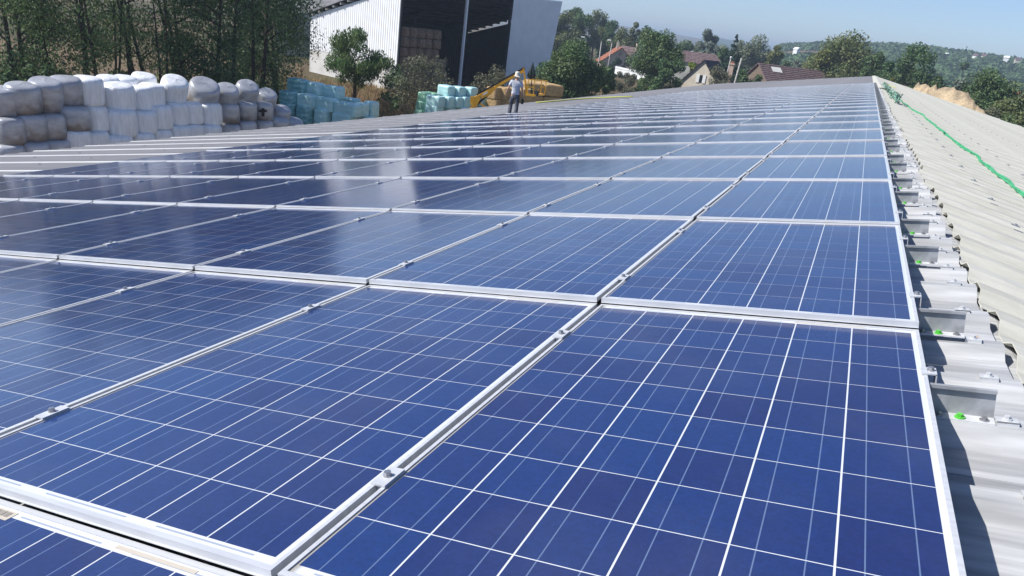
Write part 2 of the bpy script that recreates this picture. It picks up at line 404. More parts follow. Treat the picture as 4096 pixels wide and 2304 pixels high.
RP = .3242
wm = sheet_mesh('roof_sheet', -9.6, .235, RP, 4, .034, .05, .055, .13, M['roofw'])
lm_ = sheet_mesh('roof_sheet', WEAVE, -9.58, RP, 4, .012, .012, .055, .13, M['roofd'])
b = MB(); b.box(((WEAVE - 9.6) / 2 + .02  , RP / 2, .012), (-9.6 - WEAVE, .05, .026)); jm = b.mesh('joint_strip', M['white']); jm2 = b.mesh('joint_strip', M['roofw'])
em = sheet_mesh('roof_sheet', -.02, EEAVE / math.cos(TH), .35, 3, .030, .034, .10, .26, M['roofe'])
WZ = -.15
y = 1.18 - RP / 2 - RP * 4 * 5; i = 0
rng = random.Random(4)
fm_ = sheet_mesh('roof_sheet', WEAVE, .235, RP, 4, .014, .02, .055, .13, M['roofd'])
while y < Y1:
    if y > 46.6:
        o = link('roof_sheet', fm_, barn); o.matrix_local = BINV @ ROOF_W @ Matrix.Translation((rng.uniform(-.015, .015), y, WZ + .0015 * (i % 2))); y += RP * 4; i += 1; continue
    o = link('roof_sheet', wm, barn); o.matrix_local = BINV @ ROOF_W @ Matrix.Translation((rng.uniform(-.015, .015), y, WZ + .0015 * (i % 2)))
    o = link('roof_sheet', lm_, barn); o.matrix_local = BINV @ ROOF_W @ Matrix.Translation((rng.uniform(-.015, .015), y, WZ - .002 + .0015 * (i % 2)))
    if y > 32: y += RP * 4; i += 1; continue
    o = link('joint_strip', jm if y < 15 else jm2, barn); o.matrix_local = BINV @ ROOF_W @ Matrix.Translation((0, y, WZ)) @ Matrix.Rotation(rng.uniform(-.0008, .0008), 4, 'Z'); y += RP * 4; i += 1
y = Y0; i = 0
while y < Y1:
    o = link('roof_sheet', em, barn); o.matrix_local = BINV @ ROOF_E @ Matrix.Translation((rng.uniform(-.035, .02), y, -.043 + .002 * (i % 2))); y += 1.05; i += 1
b = MB()      # capping strip under the sheet ends and white cap along the far ridge
b.poly([tuple(ROOF_W @ Vector((.05, 0, -.156))), tuple(RIDGE + Vector((0, 0, -.055))), tuple(ROOF_E @ Vector((.5, 0, -.045))), tuple(ROOF_E @ Vector((.5, 0, -.055))),
        tuple(RIDGE + Vector((0, 0, -.075))), tuple(ROOF_W @ Vector((.05, 0, -.170)))], (0, Y1 - Y0, 0))
o = b.build('ridge_flashing', M['roofw'], barn); o.matrix_local = BINV @ Matrix.Translation((0, Y0, 0))
b = MB()
b.poly([tuple(ROOF_W @ Vector((.0, 0, -.104))), tuple(RIDGE + Vector((0, 0, .03))), tuple(ROOF_E @ Vector((.30, 0, .04))), tuple(ROOF_E @ Vector((.30, 0, .03))),
        tuple(RIDGE + Vector((0, 0, .02))), tuple(ROOF_W @ Vector((.0, 0, -.112)))], (0, Y1 - 36, 0))
o = b.build('ridge_cap', M['roofe'], barn); o.matrix_local = BINV @ Matrix.Translation((0, 36, 0))
# walls and gables
xw = WEAVE * math.cos(TH) + .5; xe = RIDGE.x + EEAVE - .5; zw = xw * math.sin(TH) - .25; ze = RIDGE.z - (xe - RIDGE.x) * math.tan(TH) - .2
for (xa, za) in ((xw, zw), (xe, ze)):
    b = MB(); b.box((xa, (Y0 + Y1) / 2, (za - GZ) / 2), (.2, Y1 - Y0 - .8, za - GZ)); b.build('wall', M['wall'], barn)
for ya in (Y0 + .3, Y1 - .3):
    b = MB(); b.poly([(xw + .1, ya, 0), (xe - .1, ya, 0), (xe - .1, ya, ze - GZ), (RIDGE.x, ya, RIDGE.z - .22 - GZ), (xw + .1, ya, zw - GZ)], (0, .2, 0)); b.build('gable_wall', M['wall'], barn)


def bolt_mb(b, p, r=.0065, wr=.0105):
    p = Vector(p); b.tube([p, p + Vector((0, 0, .003))], wr, 10); b.tube([p + Vector((0, 0, .003)), p + Vector((0, 0, .010))], r, 6); return b


# saddle clips with a screw, one on each rib beside the ridge, and screws down the cream slope
b = MB(); b.box((0, 0, .008), (.045, .030, .004)); b.box((0, -.014, .004), (.045, .002, .012)); b.box((0, .014, .004), (.045, .002, .012)); bolt_mb(b, (0, 0, .010))
clipm = b.mesh('saddle_clip', M['steel'])
for n in range(-6, 70):
    yy = 1.18 + RP * n; o = link('saddle_clip', clipm, barn)
    o.matrix_local = BINV @ ROOF_W @ Matrix.Translation((.172 + rng.uniform(-.006, .006), yy + .004, WZ + (.05 if (n % 4) == 0 else .034) + .002)) @ Matrix.Rotation(rng.uniform(-.08, .08), 4, 'Z')
b = MB(); b.box((0, 0, .006), (.05, .034, .004)); bolt_mb(b, (0, 0, .008), .008, .012)
scr = b.mesh('roof_screw', M['bolt'])
for n in range(90):
    o = link('roof_screw', scr, barn); yy = Y0 + .35 * (.5 + 3 * (n // 3)) + 1.05 * 5
    o.matrix_local = BINV @ ROOF_E @ Matrix.Translation(((.42, 1.35, 3.0)[n % 3], yy, .013))
for n in range(60):    # screws on the grey sheets below the panels
    o = link('roof_screw', scr, barn); k = n // 3
    o.matrix_local = BINV @ ROOF_W @ Matrix.Translation(((-11.2, -13.2, -15.4)[n % 3], 1.18 + RP * (4 * k + 18 + (n % 2)), WZ + .014))

# ---------------------------------------------------------------- solar panels
PW, PL, FH, RP_Y = .984, 1.6185, .017, 1.6212
FWX, FWY = .009, .012
CS, CY, GX, GY = .1548, .1528, .0038, .0026
def frame_mesh(FH):
    b = MB()
    b.box((0, FWY / 2, -FH / 2), (PW, FWY, FH)); b.box((0, PL - FWY / 2, -FH / 2), (PW, FWY, FH))
    for s in (-1, 1):
        b.box((s * (PW - FWX) / 2, PL / 2, -FH / 2), (FWX, PL - 2 * FWY, FH))
        b.box((s * (PW / 2 - .018), PL / 2, -FH + .001), (.018, PL - 2 * FWY, .002))
    b.box((0, -.0015, -FH + .001), (PW, .003, .002))     # lower lip of the front rail
    return b.mesh('frame', M['alu'])
FRAME = {False: frame_mesh(FH), True: frame_mesh(.010)}
b = MB(); b.box((0, .012, -FH - .0025), (PW, .018, .005)); gap_shadow_m = b.mesh('gap_shadow_bar', M['black'])  # black bar painting the shadow line of the gap below the front rail
b = MB(); b.box((0, PL / 2, -.0055), (PW - 2 * FWX - .0004, PL - 2 * FWY - .0004, .005)); back_m = b.mesh('backsheet', M['back'])


def uv_cell(m):
    uvl = m.uv_layers.new(name='UVMap'); co = np.array([v.co[:] for v in m.vertices])
    return uvl, co
b = MB(); b.box((0, 0, 0), (CS, CY, .0003), skip=(0,)); cell_m = b.mesh('cell', M['cell']); uvl, co = uv_cell(cell_m)
for lp in cell_m.loops: uvl.data[lp.index].uv = (co[lp.vertex_index][0] / CS + .5, co[lp.vertex_index][1] / CY + .5)
CX0 = -.0035 - (6 * CS + 5 * GX) / 2 + CS / 2; CY0 = PL / 2 - (10 * CY + 9 * GY) / 2 + CY / 2
centres = [(CX0 + i * (CS + GX), CY0 + j * (CY + GY)) for j in range(10) for i in range(6)]
b = MB()
for (cx, cy) in centres: b.box((cx, cy, -.0028), (CS, CY, .0003), skip=(0,))
cells_m = b.mesh('cells', M['cell']); uvl, co = uv_cell(cells_m)
for lp in cells_m.loops:
    cx, cy = centres[lp.vertex_index // 8]; p = co[lp.vertex_index]; uvl.data[lp.index].uv = ((p[0] - cx) / CS + .5, (p[1] - cy) / CY + .5)
# ribbons that join the strings at both ends
b = MB()
for yy in (CY0 - CY / 2 - .009, CY0 + 9 * (CY + GY) + CY / 2 + .009):
    for i in range(0, 6, 2): b.box((CX0 + (i + .5) * (CS + GX), yy, -.0029), (.235, .004, .0004))
ribbon_m = b.mesh('string_ribbon', M['ribbon'])
b = MB(); b.box((0, 0, 0), (.20, .009, .0008)); serial_m = b.mesh('serial_label', M['sticker'])
b = MB(); b.box((0, 0, 0), (.085, .026, .0009)); sticker_m = b.mesh('barcode_sticker', M['sticker'])
b = MB()
for i in range(14): b.box((-.034 + i * .005 + rng.uniform(-.001, .001), .002, .0007), (rng.uniform(.0012, .0028), .014, .0006))
bars_m = b.mesh('barcode_lines', M['ink'])
# clamps
b = MB(); b.box((0, 0, .002), (.034, .070, .004)); b.box((0, 0, -.012), (.012, .06, .024)); midc = b.mesh('mid_clamp', M['alu'])
b = bolt_mb(MB(), (0, 0, .0042), .0075, .009); midb = b.mesh('clamp_bolt', M['bolt'])
b = MB(); b.box((0, 0, .002), (.034, .070, .004)); b.box((0, 0, -.012), (.012, .06, .024)); bolt_mb(b, (0, 0, .0042), .0075, .009); midj = b.mesh('mid_clamp', M['alu'])
b = MB(); b.box((.012, 0, .002), (.034, .045, .004)); b.box((.028, 0, -.021), (.003, .045, .046)); endc = b.mesh('end_clamp', M['alu'])
b = bolt_mb(MB(), (.016, 0, .0042), .0075, .009); endb = b.mesh('clamp_bolt', M['bolt'])
def tilt(k): return math.atan2(FH + .005 if k + 1 <= 1 else .011, RP_Y)
NEAR = {(-1, 0), (-1, 1), (-1, 2), (0, 0), (0, 1), (0, 2), (0, 3), (1, 0), (1, 1), (1, 2), (1, 3), (1, 4)}
for k in range(-1, 28):
    for c in range(10):
        Mx = ROOF_W @ Matrix.Translation((-(c + .5) + .006 + rng.uniform(-.0012, .0012), RP_Y * k + rng.uniform(-.0015, .0015), 0)) @ Matrix.Rotation(-tilt(k) + rng.uniform(-.0008, .0008), 4, 'X') @ Matrix.Rotation(rng.uniform(-.0007, .0007), 4, 'Y')
        col = 'the column beside the ridge' if c == 0 else f'the {ordw(c + 1)} column from the ridge'
        row = 'nearest, cut-off row' if k == -1 else f'{ordw(k + 2)} row from the camera'
        p = thing('solar_panel', f'blue solar panel in the {row}, {col}', 'solar panel', Mx, 'solar panels in rows on the barn roof')
        link('frame', FRAME[k > 1], p)
        if k <= 1: link('gap_shadow_bar', gap_shadow_m, p)
        link('backsheet', back_m, p)
        if (k, c) in NEAR:
            for (cx, cy) in centres:
                o = link('cell', cell_m, p); o.location = (cx, cy, -.0028)
        else:
            o = link('cells', cells_m, p); o['kind'] = 'stuff'
        if k < 3: link('string_ribbon', ribbon_m, p)['kind'] = 'stuff'
        if k < 4:
            o = link('serial_label', serial_m, p); o.location = (.25, PL - FWY - .009, -.0026)
        if k == -1 and c == 1:
            s = link('barcode_sticker', sticker_m, p); s.location = (-.18, PL - FWY - .020, -.0024); link('barcode_lines', bars_m, s)
        for fy in (.30, 1.27):
            if c < 9:
                m_ = link('mid_clamp', midc if k < 4 else midj, p); m_.location = (-.5, fy + rng.uniform(-.02, .02), .0008)
                if k < 4: link('clamp_bolt', midb, m_)
            if c == 0:
                m_ = link('end_clamp', endc, p); m_.location = (PW / 2 - .008, fy + rng.uniform(-.02, .02), .0008)
                if k < 10: link('clamp_bolt', endb, m_)

# galvanised feet beside the ridge
b = MB(); b.box((.055, .0365, .037), (.17, .003, .074)); b.box((.055, .032, .0745), (.17, .011, .004)); b.box((.055, .0272, .0715), (.17, .0018, .007))
br_m = b.mesh('plate', M['steeld']); ft_m = MB().box((.055, .0165, .002), (.17, .037, .004)).mesh('foot', M['steel']); bo_m = bolt_mb(MB(), (0, 0, .0042)).mesh('bolt', M['bolt']); bg_m = bolt_mb(MB(), (0, 0, .0042), .0075, .012).mesh('bolt', M['green_bolt'])
nb = 0
for k in range(-1, 28):
    for off in (1.18 - RP_Y, 1.18 + 2 * RP - RP_Y):
        nb += 1
        yy = off + RP_Y * (k + 1) - .015
        t = thing('mounting_bracket', f'galvanised panel bracket with a green bolt beside the ridge, {ordw(nb)} from the camera', 'bracket',
                  ROOF_W @ Matrix.Translation((rng.uniform(-.004, .004), yy, WZ + .051)) @ Matrix.Rotation(rng.uniform(-.02, .02), 4, 'Z'), 'mounting brackets along the ridge')
        link('plate', br_m, t); link('foot', ft_m, t)
        for j, xx in enumerate((.022, .068, .118)):
            o = link('bolt', bg_m if j == 1 else bo_m, t); o.location = (xx, .013, 0)
            if j == 1: o['label'] = 'bright green bolt'

# ropes
def east_pts(px, lift): return [on_plane(u, v, ROOF_E @ Vector((0, 0, -.012 + lift)), (math.sin(TH), 0, math.cos(TH))) for u, v in px]
z3 = [(1600, 585), (1660, 612), (1720, 640), (1750, 690), (1840, 740), (1900, 800), (1990, 850), (2080, 885), (2120, 920), (2170, 990), (2270, 1040), (2300, 1080), (2340, 1110), (2380, 1150), (2440, 1170), (2470, 1230), (2557, 1270)]
px = [(3200 + a / 4.262, 250 + c / 4.262) for a, c in z3]
px = px[:-1] + [(3300 + a / 1.6106, 500 + c / 1.6106) for a, c in [(760, 50), (820, 90), (880, 150), (1000, 205), (985, 230), (1040, 260), (1090, 310), (1180, 365), (1220, 410), (1300, 470), (1420, 560)]]
P = east_pts(px, .010)
for w_i in range(2):
    Q = [P[0]]
    for a_, c_ in zip(P[:-1], P[1:]): Q += [a_.lerp(c_, .5), c_]
    P = Q
    P = [P[0]] + [(P[i - 1] + P[i] * 2 + P[i + 1]) / 4 for i in range(1, len(P) - 1)] + [P[-1]]
b = MB(); b.tube(P, .011, 8); P2 = [p + Vector((.012 * math.sin(i * .9), .05 * math.sin(i * .5), .018)) for i, p in enumerate(P)]; b.tube(P2, .009, 8)
tag(b.build('green_rope', M['gcord'], None, True), 'thick green rope snaking down the cream roof slope', 'rope')
b = MB(); r2 = random.Random(9)
for s in range(26):
    t0 = r2.random(); u = 3528 + 62 * t0; v = 338 + 70 * t0; q = []
    c0 = east_pts([(u, v)], .05)[0]
    for i in range(7): q.append(c0 + Vector((r2.uniform(-.10, .14), r2.uniform(-.9, .9), r2.uniform(-.04, .18))))
    b.tube(q, .012, 5)
tag(b.build('rope_tangle', M['pale_cord'], None, True), 'tangled heap of pale green cord lying on the ridge', 'rope')
def west_pts(px, lift): return [on_plane(u, v, ROOF_W @ Vector((0, 0, WZ + .04 + lift)), (-math.sin(TH), 0, math.cos(TH))) for u, v in px]
b = MB(); b.tube(west_pts([(2145, 410), (2220, 405), (2290, 398), (2360, 393), (2440, 389), (2530, 386)], .04), .035, 6)
tag(b.build('yellow_rope', M['ycord'], None, True), 'thin yellow rope laid along the lower edge of the grey roof', 'rope')
b = MB(); b.tube(east_pts([(3518, 327), (3545, 336), (3583, 351)], .03), .018, 6)
tag(b.build('yellow_strap', M['ycord'], None, True), 'short yellow strap across the far cream roof near the ridge', 'strap')
b = MB(); c0 = ROOF_W @ Vector((.185, 1.955, WZ + .008))
lf = [(0, -.022), (.010, -.008), (.024, -.010), (.013, .004), (.018, .020), (.002, .011), (-.014, .018), (-.010, .002), (-.024, -.004), (-.009, -.010)]
b.poly([(x * .8, y * .8, .005 * math.sin(x * 90)) for x, y in lf], (0, 0, .0012)); o = b.build('dry_leaf', M['brick']); o.matrix_world = Matrix.Translation(c0) @ Matrix.Rotation(-TH, 4, 'Y')
tag(o, 'small dry brown leaf lying on the grey roof near the bracket', 'leaf')


# ---------------------------------------------------------------- bales
def superbox(d, kexp, n=7, noise=.0, seed=0, sag=0.):
    g = np.linspace(-1, 1, n + 1); V = []; F = []
    idx = {}
    def vid(p):
        key = tuple(np.round(p, 5))
        if key not in idx: idx[key] = len(V); V.append(p)
        return idx[key]
    for ax in range(3):
        for s in (-1, 1):
            for i in range(n):
                for j in range(n):
                    q = []
                    for a, c in ((i, j), (i + 1, j), (i + 1, j + 1), (i, j + 1)):
                        p = [0, 0, 0]; p[ax] = s; p[(ax + 1) % 3] = g[a]; p[(ax + 2) % 3] = g[c]; q.append(vid(tuple(p)))
                    F.append(tuple(q) if s > 0 else tuple(q[::-1]))
    V = np.array(V, float); V = V / ((np.abs(V) ** kexp).sum(1) ** (1 / kexp))[:, None]
    V = V * (np.array(d) / 2)
    if noise:
        nn = vnoise(V[:, 0] * 3 + seed, V[:, 1] * 3 - seed + V[:, 2] * 2.3, seed) + .6 * vnoise(V[:, 2] * 5 + seed, V[:, 0] * 5 + V[:, 1] * 4, seed + 3)
        L = np.linalg.norm(V, axis=1)[:, None]; V = V + V / L * (nn * noise)[:, None]
    if sag: V[:, :2] *= (1 + sag * (-(V[:, 2:3] / d[2])))
    return V, F


def drum(r, h, seed, noise=.02, n=30, m=14, k=6.0):
    V = []; F = []
    for j in range(m + 1):
        t = -math.pi / 2 + math.pi * j / m; ct = abs(math.cos(t)) ** (2 / k); st = math.copysign(abs(math.sin(t)) ** (2 / k), t)
        for i in range(n):
            a = 2 * math.pi * i / n; V.append((r * ct * math.cos(a), r * ct * math.sin(a), h / 2 * st))
    for j in range(m):
        for i in range(n): F.append((j * n + i, j * n + (i + 1) % n, (j + 1) * n + (i + 1) % n, (j + 1) * n + i))
    V = np.array(V); s = seed * 1.37
    a = np.arctan2(V[:, 1], V[:, 0]); nn = np.sin(2 * a + s) * .8 + np.sin(3 * a + 2 * s + V[:, 2] * 2) * .6 + np.sin(V[:, 2] * 4 + s) * .6 + .5 * vnoise(V[:, 0] * 6 + s, V[:, 1] * 6 + V[:, 2] * 5, s)
    V = V * (1 + noise * nn[:, None]); V[:, :2] *= (1 - .10 * V[:, 2:3] / h)
    return V, F


# (x0, y0, x1, y1, kind, tilt) read off the photograph, in half-size pixels of its top left corner
TOP = [(-60, 700, 137, 935, 's', .10), (45, 668, 318, 908, 's', .12), (232, 635, 505, 910, 's', .18), (407, 618, 660, 850, 's', .12), (580, 615, 830, 845, 'w', .05), (820, 668, 1080, 895, 'w', .08),
       (1060, 690, 1200, 890, 'w', .03), (1115, 680, 1325, 852, 'w', .04), (1290, 622, 1510, 820, 'w', .30), (1515, 652, 1765, 838, 's', .35), (1722, 682, 1918, 860, 's', .30), (1880, 660, 2080, 850, 's', .35), (2068, 728, 2220, 880, 's', .40)]
BEH = [(777, 618, 965, 790, 'w', .1), (907, 618, 1110, 790, 'w', .1), (1057, 590, 1258, 780, 'w', .15)]
MID = [(-40, 938, 198, 1175, 's', 0), (105, 908, 378, 1140, 's', 0), (305, 905, 520, 1125, 's', 0), (470, 848, 720, 1057, 's', 0), (662, 845, 850, 1060, 'w', 0), (835, 870, 1098, 1100, 'w', .03), (1075, 890, 1240, 1075, 'w', 0),
       (1190, 840, 1378, 1040, 'w', 0), (1325, 820, 1515, 1005, 'w', .05), (1475, 818, 1600, 995, 'w', 0), (1577, 822, 1787, 1003, 'w', 0), (1770, 832, 1910, 992, 's', 0), (1897, 810, 2062, 972, 's', .1), (2035, 825, 2200, 972, 's', .05), (2195, 868, 2325, 1000, 's', .3)]
BOT = [(-30, 1165, 185, 1370, 's', 0), (178, 1135, 375, 1350, 's', 0), (367, 1115, 525, 1330, 's', 0), (520, 1040, 710, 1260, 'w', 0), (693, 1048, 835, 1250, 'w', 0), (810, 1075, 1070, 1300, 'w', 0), (1065, 1060, 1215, 1260, 'w', 0),
       (1205, 1035, 1370, 1225, 'w', 0), (1365, 1005, 1512, 1190, 'w', 0), (1493, 995, 1595, 1180, 'w', 0), (1577, 995, 1785, 1180, 'w', 0), (1775, 993, 1915, 1160, 's', 0), (1890, 970, 2065, 1130, 's', 0), (2040, 968, 2190, 1120, 's', 0),
       (2185, 955, 2300, 1090, 's', .1), (2290, 975, 2420, 1080, 's', .2)]
seed = 0
for rows, rname in ((TOP, 'top row'), (BEH, 'back row showing only its tops'), (MID, 'middle row'), (BOT, 'bottom row')):
    cnt = 0
    for (x0, y0, x1, y1, kd, tl) in rows:
        seed += 1; cnt += 1; rr = random.Random(seed)
        u = (x0 + x1) / 2 / 2.0125; v = (y0 + y1) / 2 / 2.0125
        off = {'top row': -29.6, 'middle row': -29.3, 'bottom row': -29.0}.get(rname, -31.0) + rr.uniform(-.12, .12)
        Pc = on_plane(u, v, (off, 0, 0), (1, 0, 0)); s = mpp(Pc)
        wd = (x1 - x0) / 2.0125 * s * .93; ht = (y1 - y0) / 2.0125 * s * .93
        wd = max(wd, 1.05) if rname != 'bottom row' else max(wd, 1.1); ht = min(max(ht, 1.0), 1.35)
        V, F = drum(wd / 2 * 1.05, ht * 1.04, seed, .014)
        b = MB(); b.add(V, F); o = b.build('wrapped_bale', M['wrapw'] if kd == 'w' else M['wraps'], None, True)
        o.matrix_world = Matrix.Translation(Pc) @ Matrix.Rotation(tl * rr.choice((1.3, 1.6)), 4, Vector((rr.uniform(.2, .6), 1, 0)).normalized()) @ Matrix.Rotation(rr.uniform(0, 6.28), 4, 'Z')
        if rname == 'middle row' and cnt == 14:        # the black tear in the film
            dv = (CAM - Pc); dv.z = 0; dv.normalize(); sd_ = Vector((-dv.y, dv.x, 0)); q_ = Pc + dv * (wd / 2 * 1.06) + Vector((0, 0, .06)); b = MB()
            b.bar(q_ + Vector((0, 0, -.24)), q_ + Vector((0, 0, .20)), .16, .02, up=tuple(dv)); b.bar(q_ - sd_ * .22 + Vector((0, 0, .04)), q_ + sd_ * .20 + Vector((0, 0, .08)), .12, .024, up=tuple(dv))
            tp = b.build('torn_patch', M['black'], o); tp.matrix_local = o.matrix_world.inverted(); tp['label'] = 'black cross-shaped tear in the film'
        cn = 'white' if kd == 'w' else 'dirty silver-grey'
        extra = ', tilted sideways' if tl >= .3 else ''
        tag(o, f'{cn} film-wrapped round bale{extra}, {ordw(cnt)} from the left in the {rname}', 'bale', 'round wrapped bales in the long stack')

TEAL = [  # x0,y0,x1,y1 of the whole bale in half-size pixels (origin 1100,0), material, distance
    ('A', 95, 638, 275, 755, 'teald', 51.2, 'dark teal wrapped square bale, top left of the left stack'), ('A', 228, 668, 405, 783, 'teal', 51.0, 'light teal wrapped square bale, middle of the top three on the left stack'),
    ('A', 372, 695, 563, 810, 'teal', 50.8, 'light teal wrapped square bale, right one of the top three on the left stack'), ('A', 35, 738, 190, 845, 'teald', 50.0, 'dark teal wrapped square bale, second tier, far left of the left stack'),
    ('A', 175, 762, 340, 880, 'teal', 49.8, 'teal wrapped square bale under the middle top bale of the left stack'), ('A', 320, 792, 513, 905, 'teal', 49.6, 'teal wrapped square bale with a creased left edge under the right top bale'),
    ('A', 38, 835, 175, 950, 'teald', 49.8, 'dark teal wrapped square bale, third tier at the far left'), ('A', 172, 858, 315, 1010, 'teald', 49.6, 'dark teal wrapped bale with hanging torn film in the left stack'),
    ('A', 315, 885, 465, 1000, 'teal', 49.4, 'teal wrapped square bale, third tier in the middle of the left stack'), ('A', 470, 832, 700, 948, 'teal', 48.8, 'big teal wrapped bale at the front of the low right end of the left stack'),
    ('A', 640, 835, 745, 945, 'teal', 49.6, 'teal wrapped bale end, second from right in the low part of the left stack'), ('A', 730, 822, 818, 955, 'teal', 50.4, 'teal wrapped bale end at the very right of the left stack'),
    ('A', 457, 920, 660, 1030, 'teal', 48.8, 'teal wrapped bale at the bottom right of the left stack, half hidden by the roof'), ('A', 650, 938, 812, 1030, 'teal', 49.8, 'shaded teal wrapped bale at the bottom right corner of the left stack'),
    ('A', 505, 793, 690, 880, 'teal', 51.6, 'teal wrapped bale lying behind the low right end of the left stack'), ('A', 310, 975, 470, 1080, 'teal', 49.4, 'lowest teal wrapped bale of the left stack, mostly behind the roof edge'),
    ('B', 1150, 745, 1260, 825, 'tealg', 56.4, 'green wrapped bale at the top left of the right stack'), ('B', 1140, 818, 1240, 900, 'tealg', 56.2, 'green wrapped bale in the middle of the right stack\'s left end'),
    ('B', 1125, 890, 1230, 965, 'tealg', 56.0, 'green wrapped bale at the bottom left of the right stack'), ('B', 1305, 690, 1450, 782, 'teal', 56.2, 'pale teal wrapped bale, left one on top of the right stack'),
    ('B', 1415, 700, 1540, 780, 'teal', 56.6, 'pale teal wrapped bale, middle one on top of the right stack'), ('B', 1535, 705, 1620, 780, 'teal', 57.0, 'pale teal wrapped bale, right one on top of the right stack'),
    ('B', 1215, 773, 1372, 870, 'teal', 55.2, 'pale teal wrapped bale at the left front of the second tier, right stack'), ('B', 1350, 780, 1440, 880, 'teal', 55.6, 'pale teal bale end, second in the second tier of the right stack'),
    ('B', 1425, 782, 1505, 872, 'teal', 56.0, 'pale teal bale end, third in the second tier of the right stack'), ('B', 1480, 780, 1570, 868, 'teal', 56.4, 'pale teal bale end beside the yellow boom in the right stack'),
    ('B', 1205, 850, 1360, 940, 'teal', 55.2, 'pale teal wrapped bale, lowest at the left front of the right stack'), ('B', 1350, 868, 1460, 950, 'teal', 55.8, 'shaded teal bale end in the lowest tier of the right stack'),
    ('B', 1450, 862, 1570, 945, 'teal', 56.2, 'shaded lowest teal bale end next to the foot of the yellow boom'), ('B', 1610, 785, 1720, 865, 'teal', 57.6, 'teal wrapped bale seen through the legs of the yellow boom'),
    ('B', 1180, 748, 1330, 800, 'tealg', 57.8, 'pale green wrapped bale lying behind the second tier of the right stack')]
for i, (st, x0, y0, x1, y1, mt, D, lab) in enumerate(TEAL):
    u = 1100 + (x0 + x1) / 2 / 2.0125; v = (y0 + y1) / 2 / 2.0125; Pc = at_dist(u, v, D); s = mpp(Pc); rr = random.Random(i + 40)
    wd = (x1 - x0) / 2.0125 * s; ht = (y1 - y0) / 2.0125 * s * .93
    dep = .85; yaw = .65
    wd = max((wd - dep * math.sin(yaw) * .9) / math.cos(yaw), .75)
    V, F = superbox((wd * 1.03, dep, ht * 1.04), 9, 9, .013, i)
    b = MB(); b.add(V, F); o = b.build('square_bale', M[mt], None, True)
    d = rdir(u, v); az = math.atan2(d[0], d[1])
    o.matrix_world = Matrix.Translation(Pc + Vector((math.sin(az), math.cos(az), 0)) * .5) @ Matrix.Rotation(-az - yaw + rr.uniform(-.05, .05), 4, 'Z') @ Matrix.Rotation(rr.uniform(-.025, .025), 4, 'Y')
    tag(o, lab, 'bale', 'teal and green wrapped square bales')

# straw stack behind the man: corner nearest the camera at the man's back
Dst = 61.0
pc = at_dist(2096, 400, Dst); az = math.atan2(pc.x - CAM.x, pc.y - CAM.y)
er = Vector((math.cos(az + .62), -math.sin(az + .62), 0)); er = Vector((math.cos(az), -math.sin(az), 0)) * math.cos(.55) + Vector((math.sin(az), math.cos(az), 0)) * math.sin(.55)
eb = Vector((0, 0, 1)).cross(er)
ztop = at_dist(2180, 335, Dst + 1.5).z
tiers = ['top', 'second', 'third', 'lowest']
yawm = math.atan2(er.y, er.x); ns = 0
bh = .98
for t in range(4):
    for i in range(2):
        for j in range(3):
            if t == 0 and (j == 2 or (j == 1 and i == 0)): continue
            if i == 1 and j == 1 and t > 0: continue
            if i > 0 and j == 2 and t > 0: continue
            ns += 1; rr = random.Random(200 + ns)
            ctr = Vector((pc.x, pc.y, 0)) + er * (.95 + 1.92 * i) + eb * (.95 + 1.92 * j - .0) + Vector((0, 0, ztop - bh * (t + .5)))
            V, F = superbox((1.88, 1.88, bh * .985), 11, 9, .022, ns)
            b = MB(); b.add(V, F); o = b.build('straw_bale', M['straw'], None, False)
            o.matrix_world = Matrix.Translation(ctr) @ Matrix.Rotation(yawm + rr.uniform(-.03, .03), 4, 'Z')
            side = 'left' if i == 0 else 'right'; dep = ('front', 'second', 'rear')[j]
            tag(o, f'square straw bale in the {tiers[t]} tier of the straw stack, {dep} line, {side} place', 'bale', 'square straw bales in the stack behind the man')
for q in range(4):     # lower block of straw reaching left behind the boom
    for t in range(2):
        ns += 1; rr = random.Random(400 + ns)
        u = (1985, 2025, 2062, 2095)[q]; v = 372 + 46 * t + 2 * q
        Pc = at_dist(u, v, 57.8 + .3 * q); V, F = superbox((.95, 1.5, .95), 10, 8, .03, ns); b = MB(); b.add(V, F); o = b.build('straw_bale', M['straw'])
        o.matrix_world = Matrix.Translation(Pc) @ Matrix.Rotation(-az + rr.uniform(-.06, .06) - .55, 4, 'Z')
        tag(o, f'sunlit straw bale, {ordw(q + 1)} from the left in the {"upper" if t == 0 else "lower"} row beside the yellow boom', 'bale', 'sunlit straw bales beside the boom')

# ---------------------------------------------------------------- hay hangar
D0 = 85.0
c0 = at_dist(1588, 262, D0); c2 = at_dist(1239, 225, 95.5); c1 = at_dist(2188, 300, 83.5)
P0 = Vector((c0.x, c0.y, 0)); GD = Vector((-.97, .24, 0)).normalized(); FD = Vector((.24, .97, 0)).normalized(); CXY = Vector((CAM.x, CAM.y, 0))
def along(dirv, c):        # where the wall line through P0 meets the line of sight to c
    d = Vector((c.x, c.y, 0)) - CXY; q = P0 - CXY; t = (q.x * d.y - q.y * d.x) / (dirv.y * d.x - dirv.x * d.y); return P0 + dirv * t
P2 = along(GD, c2); P1 = along(FD, c1); P3 = P1 + (P2 - P0); DP2 = (P2 - CXY).length
hz = gz(P0.x, P0.y) - .6; ZT = CAM.z + 2.15; ZB = at_dist(1236, 58, DP2).z; ZS = at_dist(1264, 199, DP2 - .7).z
hang = thing('hay_hangar', 'tall open-fronted hay hangar with a white ribbed side wall', 'hangar', Vector((P0.x, P0.y, hz)))
HI = Matrix.Translation(-Vector((P0.x, P0.y, hz)))
def hb(b, name, mt): o = b.build(name, mt, hang); o.matrix_local = HI; return o
